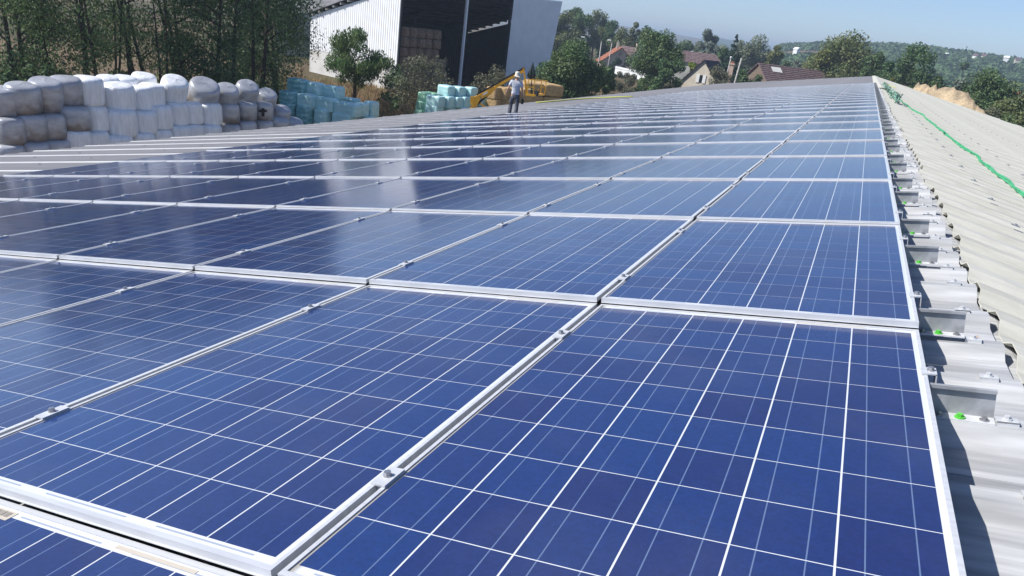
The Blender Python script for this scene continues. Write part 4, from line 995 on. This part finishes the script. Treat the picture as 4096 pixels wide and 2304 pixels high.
mids = [
    ('broad dark green tree just right of the hangar', 2318, 165, 84, 262, 'l_mid', 7000, .30, .45, 34, .05, 'wide', 41), ('low dark part-bush beside the broad dark green tree', 2425, 262, 88, 90, 'l_mid', 1500, .28, .45, 14, .05, 'wide', 42),
    ('large green ash tree left of the cream gabled house', 2656, 122, 118, 222, 'l_mid', 6500, .34, .45, 32, .06, 'round', 43), ('dark lower tree against the cream house', 2700, 235, 112, 120, 'l_dense', 2200, .3, .45, 16, .05, 'round', 44),
    ('grey-green hedge bush below the white garden wall', 2510, 288, 120, 210, 'l_twig', 2600, .22, .45, 18, .04, 'wide', 45), ('rounded hedge bush at the right end of the garden wall', 2640, 302, 118, 210, 'l_mid', 2300, .24, .45, 18, .04, 'wide', 46),
    ('tall olive tree right beside the hangar', 2250, 40, 205, 150, 'l_olive', 3600, .5, .5, 24, .06, 'round', 47), ('tall dark tree with a spiky top above the broad tree', 2305, 25, 225, 120, 'l_dense', 3200, .5, .5, 20, .06, 'round', 48),
    ('rounded dark tree left of the airy one', 2335, 55, 222, 110, 'l_mid', 2600, .5, .5, 20, .06, 'round', 76), ('tall airy tree with a pale ragged top', 2395, 38, 230, 130, 'l_olive', 3000, .45, .5, 20, .1, 'round', 49), ('dark tree sloping down behind the red-roofed house', 2440, 75, 228, 110, 'l_dense', 2600, .5, .5, 18, .06, 'round', 50),
    ('slim pale-topped tree behind the white house', 2548, 82, 215, 40, 'l_pale', 1200, .5, .5, 12, .2, 'round', 51), ('round dark tree behind the white house', 2595, 102, 210, 80, 'l_dense', 2000, .5, .5, 14, .1, 'round', 52), ('olive bushes behind the red-roofed house', 2500, 112, 215, 130, 'l_olive', 2400, .5, .5, 18, .04, 'wide', 53),
    ('grey-green round shrub above the red roof', 2498, 163, 225, 70, 'l_olive', 1500, .4, .5, 14, .04, 'wide', 54), ('dark narrow conifer in front of the red-roofed house', 2514, 198, 178, 40, 'l_con', 1700, .2, .4, 22, .03, 'cone', 55),
    ('dark shrub in front of the red-roofed house', 2470, 224, 178, 52, 'l_con', 1300, .22, .4, 14, .03, 'wide', 56), ('pale round tree rising above the brown roof', 2846, 115, 235, 100, 'l_blue', 2600, .55, .5, 18, .06, 'round', 57),
    ('dark tree wall left of the pale round tree', 2760, 165, 240, 130, 'l_mid', 2600, .55, .5, 20, .05, 'wide', 58), ('bright lime shrub behind the cream house gable', 2774, 243, 138, 42, 'l_lime', 900, .25, .5, 12, .05, 'wide', 59),
    ('tall dark spruce right of the cream house', 2945, 150, 170, 105, 'l_con', 4200, .4, .4, 60, .02, 'cone', 60), ('dark tree joined to the left of the spruce', 2905, 190, 180, 90, 'l_dense', 2000, .45, .5, 16, .05, 'round', 61),
    ('leafy brown-green shrub in front of the cream house', 2885, 262, 118, 120, 'l_twig', 2800, .2, .5, 20, .04, 'wide', 62), ('bright green bush left of the old tiled barn', 3005, 280, 128, 110, 'l_mid', 2000, .28, .5, 16, .04, 'wide', 63),
    ('pale willow left of the taller pale willow', 2988, 158, 225, 100, 'l_pale', 1900, .5, .5, 16, .05, 'round', 64), ('tall pale willow behind the old tiled barn', 3050, 142, 230, 140, 'l_pale', 3000, .5, .5, 20, .04, 'round', 65), ('yellow-green narrow poplar right of the pale willow', 3108, 176, 225, 75, 'l_yel', 1800, .5, .5, 16, .03, 'round', 66),
    ('small blue-grey willow behind the tiled barn ridge', 3195, 234, 210, 55, 'l_blue', 1300, .45, .5, 14, .03, 'wide', 67), ('green bush behind the tiled barn ridge', 3145, 238, 215, 60, 'l_mid', 1300, .45, .5, 14, .03, 'wide', 68),
    ('huge yellowish willow behind the far end of the roof', 3405, 136, 160, 310, 'l_olive', 8500, .42, .5, 46, .03, 'round', 69), ('lower left part-tree of the huge willow', 3290, 195, 158, 130, 'l_yel', 3000, .4, .5, 22, .03, 'round', 70), ('low blue-green bush left of the huge willow', 3235, 240, 165, 80, 'l_blue', 1500, .4, .5, 14, .03, 'wide', 71),
    ('dark green tree right of the ridge end', 3505, 205, 150, 130, 'l_mid', 2600, .4, .5, 20, .03, 'wide', 72), ('big round dark tree right of the ridge', 3690, 182, 140, 265, 'l_dense', 7500, .38, .5, 34, .02, 'round', 73), ('green bush at the foot of the big round dark tree', 3765, 300, 128, 110, 'l_mid', 1800, .34, .5, 14, .02, 'wide', 74), ('dark small tree under the huge willow', 3570, 240, 138, 90, 'l_dense', 1800, .36, .5, 14, .02, 'wide', 75),
    ('grey-green willow bush right of the sand heap', 3860, 310, 125, 100, 'l_blue', 1800, .32, .5, 16, .02, 'wide', 81), ('broad green tree at the right, behind the sand heap', 3990, 285, 112, 220, 'l_mid', 5200, .32, .5, 28, .02, 'wide', 82), ('lower dark green bush at the right edge of the view', 4080, 385, 92, 180, 'l_olive', 3000, .26, .5, 20, .02, 'wide', 83), ('low scrub at the right foot of the sand heap', 3960, 420, 88, 120, 'l_twig', 1600, .22, .5, 14, .02, 'wide', 84),
    ('green bush beyond the right end of the cream roof', 4060, 460, 84, 150, 'l_mid', 2200, .22, .5, 16, .02, 'wide', 88), ('round field tree in the tan clearing on the right hill', 3880, 245, 330, 70, 'l_mid', 1300, .8, .5, 14, .03, 'round', 85), ('tall slim cypress on the right skyline', 3868, 183, 760, 12, 'l_con', 500, 1.2, .4, 12, .02, 'cone', 86), ('small bush at the far end of the cream roof', 3575, 300, 118, 40, 'l_yel', 700, .25, .5, 8, .03, 'wide', 87)]
for (lab, u, vt, D, wd, lm, n, lf_, asp, nl, cb, sh, sd) in mids:
    cat = 'bush' if any(k_ in lab for k_ in ('bush', 'shrub', 'scrub')) else 'tree'
    tree(lab, u, vt + 4, D, wd, lm, int(n * 3.0), lf_ * .58, asp, nl, cb, None, sh, sd, nb=10, name=cat if cat == 'bush' else 'tree', cat=cat)

rf = random.Random(77)
for i in range(22):
    u = 2440 + i * 44 + rf.uniform(-12, 12); hz_px = 137 + (u - 2440) * .131
    tree(f'tree of the far tree line between the houses and the hill, {ordw(i + 1)} from the left', u, hz_px - rf.uniform(-22, 16), rf.uniform(250, 310), rf.uniform(70, 120), rf.choice(('l_mid', 'l_dense', 'l_olive', 'l_pale', 'l_mid')), 1900, .42, .6, 16, .03, None, 'wide', 300 + i, nb=4, group='trees of the far tree line')
# wooded hillside read as one mass
def forest():
    rs = np.random.RandomState(5); ph = (1 + 5 ** .5) / 2
    iv = np.array([(-1, ph, 0), (1, ph, 0), (-1, -ph, 0), (1, -ph, 0), (0, -1, ph), (0, 1, ph), (0, -1, -ph), (0, 1, -ph), (ph, 0, -1), (ph, 0, 1), (-ph, 0, -1), (-ph, 0, 1)]); iv /= np.linalg.norm(iv[0])
    it = np.array([(0, 11, 5), (0, 5, 1), (0, 1, 7), (0, 7, 10), (0, 10, 11), (1, 5, 9), (5, 11, 4), (11, 10, 2), (10, 7, 6), (7, 1, 8), (3, 9, 4), (3, 4, 2), (3, 2, 6), (3, 6, 8), (3, 8, 9), (4, 9, 5), (2, 4, 11), (6, 2, 10), (8, 6, 7), (9, 8, 1)])
    V = []; Q = []; n0 = 0
    C = []; Nn = []; S = []
    for i in range(9000):
        az_ = rs.uniform(-.20, .42); r = rs.uniform(420, 980) if az_ > -.12 else rs.uniform(1200, 2900)
        x = CAM.x + r * math.sin(az_); y_ = CAM.y + r * math.cos(az_)
        f = vnoise(x * .021 + 3, y_ * .017, 2)
        if f > .34 and r < 880: continue
        s = rs.uniform(2.2, 4.6) * (1 if r < 1000 else 2.2); z = gz(x, y_) + s * .5
        k = 22
        d = rs.normal(size=(k, 3)); d /= np.linalg.norm(d, axis=1)[:, None]; d[:, 2] = np.abs(d[:, 2]) * .9 - .25
        C.append(np.array((x, y_, z)) + d * s * rs.uniform(.75, 1.1, (k, 1))); Nn.append(d + rs.normal(size=(k, 3)) * .3); S.append(np.full(k, s * .42))
    C = np.vstack(C); Nn = np.vstack(Nn); S = np.concatenate(S)[:, None]
    V, F = leaf_cards(C, Nn, S, .75, rs)
    o = link('hillside_wood', quad_mesh('hillside_wood', V, F, M['l_dense'])); o['kind'] = 'stuff'; o['label'] = 'distant wooded hillside along the skyline'
forest()
# dry grass tufts between the bale stacks and the hangar
def tufts():
    rs = np.random.RandomState(8); C = []
    for i in range(9000):
        u = rs.uniform(1120, 1720); D = rs.uniform(52, 88); P = at_dist(u, 300, D); z = gz(P.x, P.y)
        if abs(D - 63 - .01 * (u - 1350)) < 2.6 and u < 1480: continue
        C.append((P.x, P.y, z + .16))
    C = np.array(C); Nn = rs.normal(size=C.shape); Nn[:, 2] = 0
    V, F = leaf_cards(C, Nn, .30, .16, rs, -3)
    o = link('dry_grass', quad_mesh('dry_grass', V, F, M['l_dry'])); o['kind'] = 'stuff'; o['label'] = 'tall dry grass below the hangar wall'
tufts()
b = MB(); pp = [at_dist(u, 330, D) for u, D in ((1180, 61.5), (1300, 62.5), (1400, 63.2), (1500, 64.4), (1500, 67.2), (1400, 66.2), (1300, 65.5), (1180, 64.5))]
b.poly([(p.x, p.y, gz(p.x, p.y) + .03) for p in pp], (0, 0, .02)); o = b.build('path', M['path']); o['kind'] = 'structure'

# ---------------------------------------------------------------- houses, walls, poles
def house(name, label, cat, u, vridge, D, yaw, w_, d_, eave_below, wallm, roofm, over=.3, tiles=0, mat_gable=None):
    Pk = at_dist(u, vridge, D); az_ = math.atan2(Pk.x - CAM.x, Pk.y - CAM.y); z0 = gz(Pk.x, Pk.y) - .5
    Mx = Matrix.Translation((Pk.x, Pk.y, z0)) @ Matrix.Rotation(-az_ + yaw, 4, 'Z'); H = Pk.z - z0; he = H - eave_below
    t = thing(name, label, cat, Mx)
    b = MB(); b.poly([(-w_ / 2, 0, 0), (w_ / 2, 0, 0), (w_ / 2, 0, he), (0, 0, H - .12), (-w_ / 2, 0, he)], (0, d_, 0)); b.build('wall', wallm, t)
    sl_ = eave_below / (w_ / 2)
    for s in (-1, 1):
        b = MB(); e = w_ / 2 + over
        b.poly([(0, -over, H + .02), (s * e, -over, H - sl_ * e + .02), (s * e, -over, H - sl_ * e - .12), (0, -over, H - .12)], (0, d_ + 2 * over, 0)); rf = b.build('roof', roofm, t)
        if tiles:
            for i in range(tiles):
                f = (i + .5) / tiles; b = MB(); xx = s * e * f; zz = H - sl_ * abs(xx) + .05
                b.bar((xx, -over + .02, zz), (xx, d_ + over - .02, zz), e / tiles * .55, .09, up=(s * sl_, 0, 1)); b.build('tile_course', roofm, rf)
    return t, H, he
t, H, he = house('cream_house', 'cream house with white shutters in the gable and a dark ribbed roof', 'house', 2818, 240, 125, -.30, 7.0, 7.5, 4.0, M['render'], M['tiled'], .25, 9)
wn = MB().box((0.05, -.03, H - 2.9), (.42, .06, 1.15)).build('window', M['glassw'], t)
for s in (-1, 1):
    MB().box((.05 + s * .52, -.08, H - 2.9), (.5, .05, 1.25)).build('shutter', M['white'], wn)
MB().box((.75, -.03, H - 6.0), (1.0, .06, 1.0)).build('window', M['glassw'], t)
b = MB(); b.box((.75, -.06, H - 5.45), (1.3, .08, .14)); b.box((.16, -.06, H - 6.0), (.14, .08, 1.0)); b.box((1.34, -.06, H - 6.0), (.14, .08, 1.0)); b.build('window_frame', M['white'], t)
t, H, he = house('red_roofed_house', 'pinkish gabled house with an orange-red tiled roof and chimney', 'house', 2488, 190, 190, .12, 9.2, 10, 3.7, M['pink'], M['tiler'], .35, 7)
b = MB(); b.box((-.8, 2.5, H + .35), (.55, .55, 1.6)); b.build('chimney', M['render'], t)
b = MB(); b.bar((-.15, -.1, H - 1.0), (-.55, -.1, H - 1.9), .08); b.bar((-.15, -.1, H - 1.9), (.2, -.1, H - 1.2), .08); b.build('wall_antenna', M['dark'], t)
t, H, he = house('white_house', 'white house with a grey-brown roof half hidden behind the ash tree', 'house', 2562, 193, 205, .75, 7, 7, 2.2, M['white'], M['tile'], .4, 6)
b = MB(); b.box((-.6, .8, H + .3), (.5, .5, 1.5)); b.build('chimney', M['brick'], t)
t, H, he = house('long_brown_roof_house', 'long house with a brown tiled roof behind the cream house', 'house', 2885, 222, 190, 1.42, 8, 13, 2.2, M['wall'], M['tile'], .4, 8)
b = MB(); b.box((2.2, 7.5, H - .9), (.5, .5, 2.0)); b.build('chimney', M['white'], t)
t, H, he = house('old_tiled_barn', 'old sagging barn with a patched red-brown tiled roof', 'barn', 3040, 252, 150, -1.02, 8.5, 20, 3.0, M['wood'], M['tile'], .4, 10)
for i, (x, y_, sx, sy) in enumerate(((-1.3, 2.0, 1.5, 2.2), (-2.9, 2.8, .8, 1.2), (1.3, 3.0, 1.4, 2.0))):
    sl_ = 3.0 / 4.25; b = MB(); R = Matrix.Rotation(math.atan(sl_) * (1 if x > 0 else -1), 3, 'Y'); b.box((x, y_, H - sl_ * abs(x) + .13), (sx, sy, .05), R); b.build('roof_patch', M['conc'], t)
for xx in (-3.2, -1, 1.2): b = MB(); b.box((xx, -.15, he * .5), (.22, .2, he)); b.build('post', M['wood'], t)
t, H, he = house('white_cottage', 'small white cottage in a tan clearing on the left wooded hill', 'cottage', 3197, 190, 560, .9, 2.8, 3.2, 1.2, M['white'], M['white'], .3)
t, H, he = house('white_bungalow', 'long white bungalow with a red roof low at the right edge', 'house', 4085, 366, 230, 1.2, 6, 9, 1.6, M['white'], M['tiler'], .4)
for i, (u, v, D, lab) in enumerate(((3796, 212, 700, 'tiny pale house left of the cypress on the right skyline'), (3915, 216, 700, 'tiny pale house just right of the skyline cypress'), (3950, 216, 720, 'tiny cream house near the middle of the right skyline'), (4040, 224, 720, 'tiny white house toward the right end of the skyline'), (4085, 232, 700, 'tiny white house at the right end of the skyline'), (2990, 178, 900, 'tiny white house on the far blue ridge'))):
    house('distant_house', lab, 'house', u, v, D, .6 + .3 * i, 3.0, 3.6, 1.3, M['white'] if i % 2 else M['render'], M['tile'] if i % 3 else M['white'], .3)
# garden wall
a_ = at_dist(2462, 268, 176); c_ = at_dist(2632, 306, 168); b = MB(); n = 8
gw = thing('garden_wall', 'low white garden wall running below the red-roofed house', 'wall', Vector((a_.x, a_.y, gz(a_.x, a_.y))))
GI = Matrix.Translation(-gw.matrix_world.translation)
b = MB(); b.poly([(a_.x, a_.y, a_.z - 1.5), (c_.x, c_.y, c_.z - 1.5), (c_.x, c_.y, c_.z - .12), (a_.x, a_.y, a_.z - .12)], (.15, .2, 0)); o = b.build('wall_panel', M['white'], gw); o.matrix_local = GI
b = MB(); b.bar(a_ + Vector((.07, .1, 0)), c_ + Vector((.07, .1, 0)), .4, .42); o = b.build('coping', M['white'], gw); o.matrix_local = GI


def vpole(name, label, cat, u0, v0, u1, v1, D, r, mt, arm=None):
    A = at_dist(u0, v0, D); Bm = at_dist(u1, v1, D); z0 = gz(A.x, A.y); dirn = (Bm - A); k_ = (z0 - .3 - A.z) / dirn.z; base = A + dirn * k_
    t = thing(name, label, cat, base); b = MB(); b.tube([Vector((0, 0, 0)), A - base], [r * 1.25, r * .8], 8); b.build('pole', mt, t, True)
    if arm:
        tip = at_dist(*arm, D) - base; b = MB(); b.tube([A - base, (A - base).lerp(tip, .6) + Vector((0, 0, .15)), tip], r * .5, 6); b.build('arm', mt, t)
        b = MB(); b.box(tip, (.7, .3, .16)); b.build('lamp_head', M['white'], t)
    return t
vpole('street_lamp', 'tall street lamp nearest the red-roofed house', 'street lamp', 2449, 165, 2442, 208, 150, .10, M['pole'], (2438, 160))
vpole('street_lamp', 'street lamp above the broad tree, right one of two', 'street lamp', 2345, 155, 2341, 185, 150, .10, M['pole'], (2333, 148))
vpole('street_lamp', 'street lamp above the broad tree, left one of two', 'street lamp', 2322, 160, 2319, 172, 155, .10, M['pole'], (2305, 153))
vpole('utility_pole', 'bare wooden pole against the trees right of the hangar', 'pole', 2277, 165, 2271, 202, 140, .12, M['pole'])
vpole('utility_pole', 'bare wooden pole left of the street lamp by the red roof', 'pole', 2406, 166, 2402, 198, 145, .12, M['pole'])
up1 = vpole('utility_pole', 'leaning concrete utility pole right of the cream house', 'pole', 2966, 233, 2948, 299, 112, .13, M['pole'])
up2 = vpole('utility_pole', 'thin pole with a pale lamp beside the brick chimney', 'pole', 2925, 228, 2916, 265, 130, .11, M['pole'])
V, F = superbox((.3, .3, .35), 3, 5); b = MB(); P_ = at_dist(2924, 230, 130); b.add(V + np.array(P_ - up2.matrix_world.translation), F); b.build('lamp_head', M['white'], up2, True)
A = at_dist(2932, 246, 122); z0 = gz(A.x, A.y); ch = thing('brick_chimney', 'free-standing brick chimney stack beside the cream house', 'chimney', Vector((A.x, A.y, z0)))
hh = A.z - z0; b = MB(); b.box((0, 0, (hh - .5) / 2), (.62, .62, hh - .5)); b.build('stack', M['brick'], ch); MB().box((0, 0, hh - .38), (.80, .80, .24)).build('cap', M['brick'], ch); MB().box((0, 0, hh - .13), (.5, .5, .26)).build('pot', M['tiler'], ch)
# overhead wires
b = MB(); a_ = at_dist(2406, 168, 145); 
for (p, q) in (((2277, 167, 140), (2406, 168, 145)), ((2925, 235, 130), (2966, 240, 112))):
    A, B_ = at_dist(*p), at_dist(*q); b.tube([A.lerp(B_, i / 6) - Vector((0, 0, .5 * math.sin(math.pi * i / 6))) for i in range(7)], .025, 4)
tag(b.build('overhead_wire', M['black']), 'thin overhead wires strung between the roadside poles', 'wire')

# sand heap
def heap():
    rs = np.random.RandomState(3)
    px = [(3650, 352), (3675, 345), (3700, 338), (3712, 340), (3722, 348), (3760, 350), (3800, 356), (3830, 360), (3860, 385), (3885, 405), (3912, 425), (3940, 455), (3990, 490)]
    base = []
    D = 96
    tops = [at_dist(u, v, D - (u - 3650) * .03) for u, v in px]
    # resample the crest and drop both flanks to the ground
    T = []
    for a_, c_ in zip(tops[:-1], tops[1:]):
        for i in range(4): T.append(a_.lerp(c_, i / 4))
    T.append(tops[-1]); V = []; F = []; m_ = 15
    for i, p in enumerate(T):
        d = Vector((p.x - CAM.x, p.y - CAM.y, 0)).normalized(); g0 = gz(p.x, p.y) - .4
        for j in range(m_):
            s = (j / (m_ - 1)) * 2 - 1; hgt = (p.z - g0) * max(0, 1 - abs(s) ** 1.3)
            q = p + d * s * 7; jit = .55 * vnoise(q.x * 1.6, q.y * 1.6, 1) + .5 * vnoise(q.x * 4.3, q.y * 4.1, 2) + rs.uniform(-.08, .08)
            V.append((q.x, q.y, g0 + hgt + (jit * .7 if 0 < j < m_ - 1 else 0)))
    for i in range(len(T) - 1):
        for j in range(m_ - 1): F.append((i * m_ + j, i * m_ + j + 1, (i + 1) * m_ + j + 1, (i + 1) * m_ + j))
    b = MB(); b.add(V, F); o = b.build('sand_heap', M['sand'], None, True); tag(o, 'long rough heap of tan sand and earth behind the cream roof', 'heap')
heap()

# ---------------------------------------------------------------- the hazy air
b = MB(); b.box((0, 0, 0), (11500, 11500, 82)); hz_o = b.build('haze', None); hz_o.location = (0, 0, 30.5); hz_o['kind'] = 'stuff'
hm = bpy.data.materials.new('hazy_air'); hm.use_nodes = True; N = hm.node_tree.nodes
for n_ in list(N):
    if n_.type != 'OUTPUT_MATERIAL': N.remove(n_)
pv = N.new('ShaderNodeVolumePrincipled'); pv.inputs['Color'].default_value = (.68, .83, 1, 1); pv.inputs['Density'].default_value = .00050; pv.inputs['Anisotropy'].default_value = .2
hm.node_tree.links.new(pv.outputs[0], N['Material Output'].inputs['Volume']); hz_o.data.materials.append(hm)
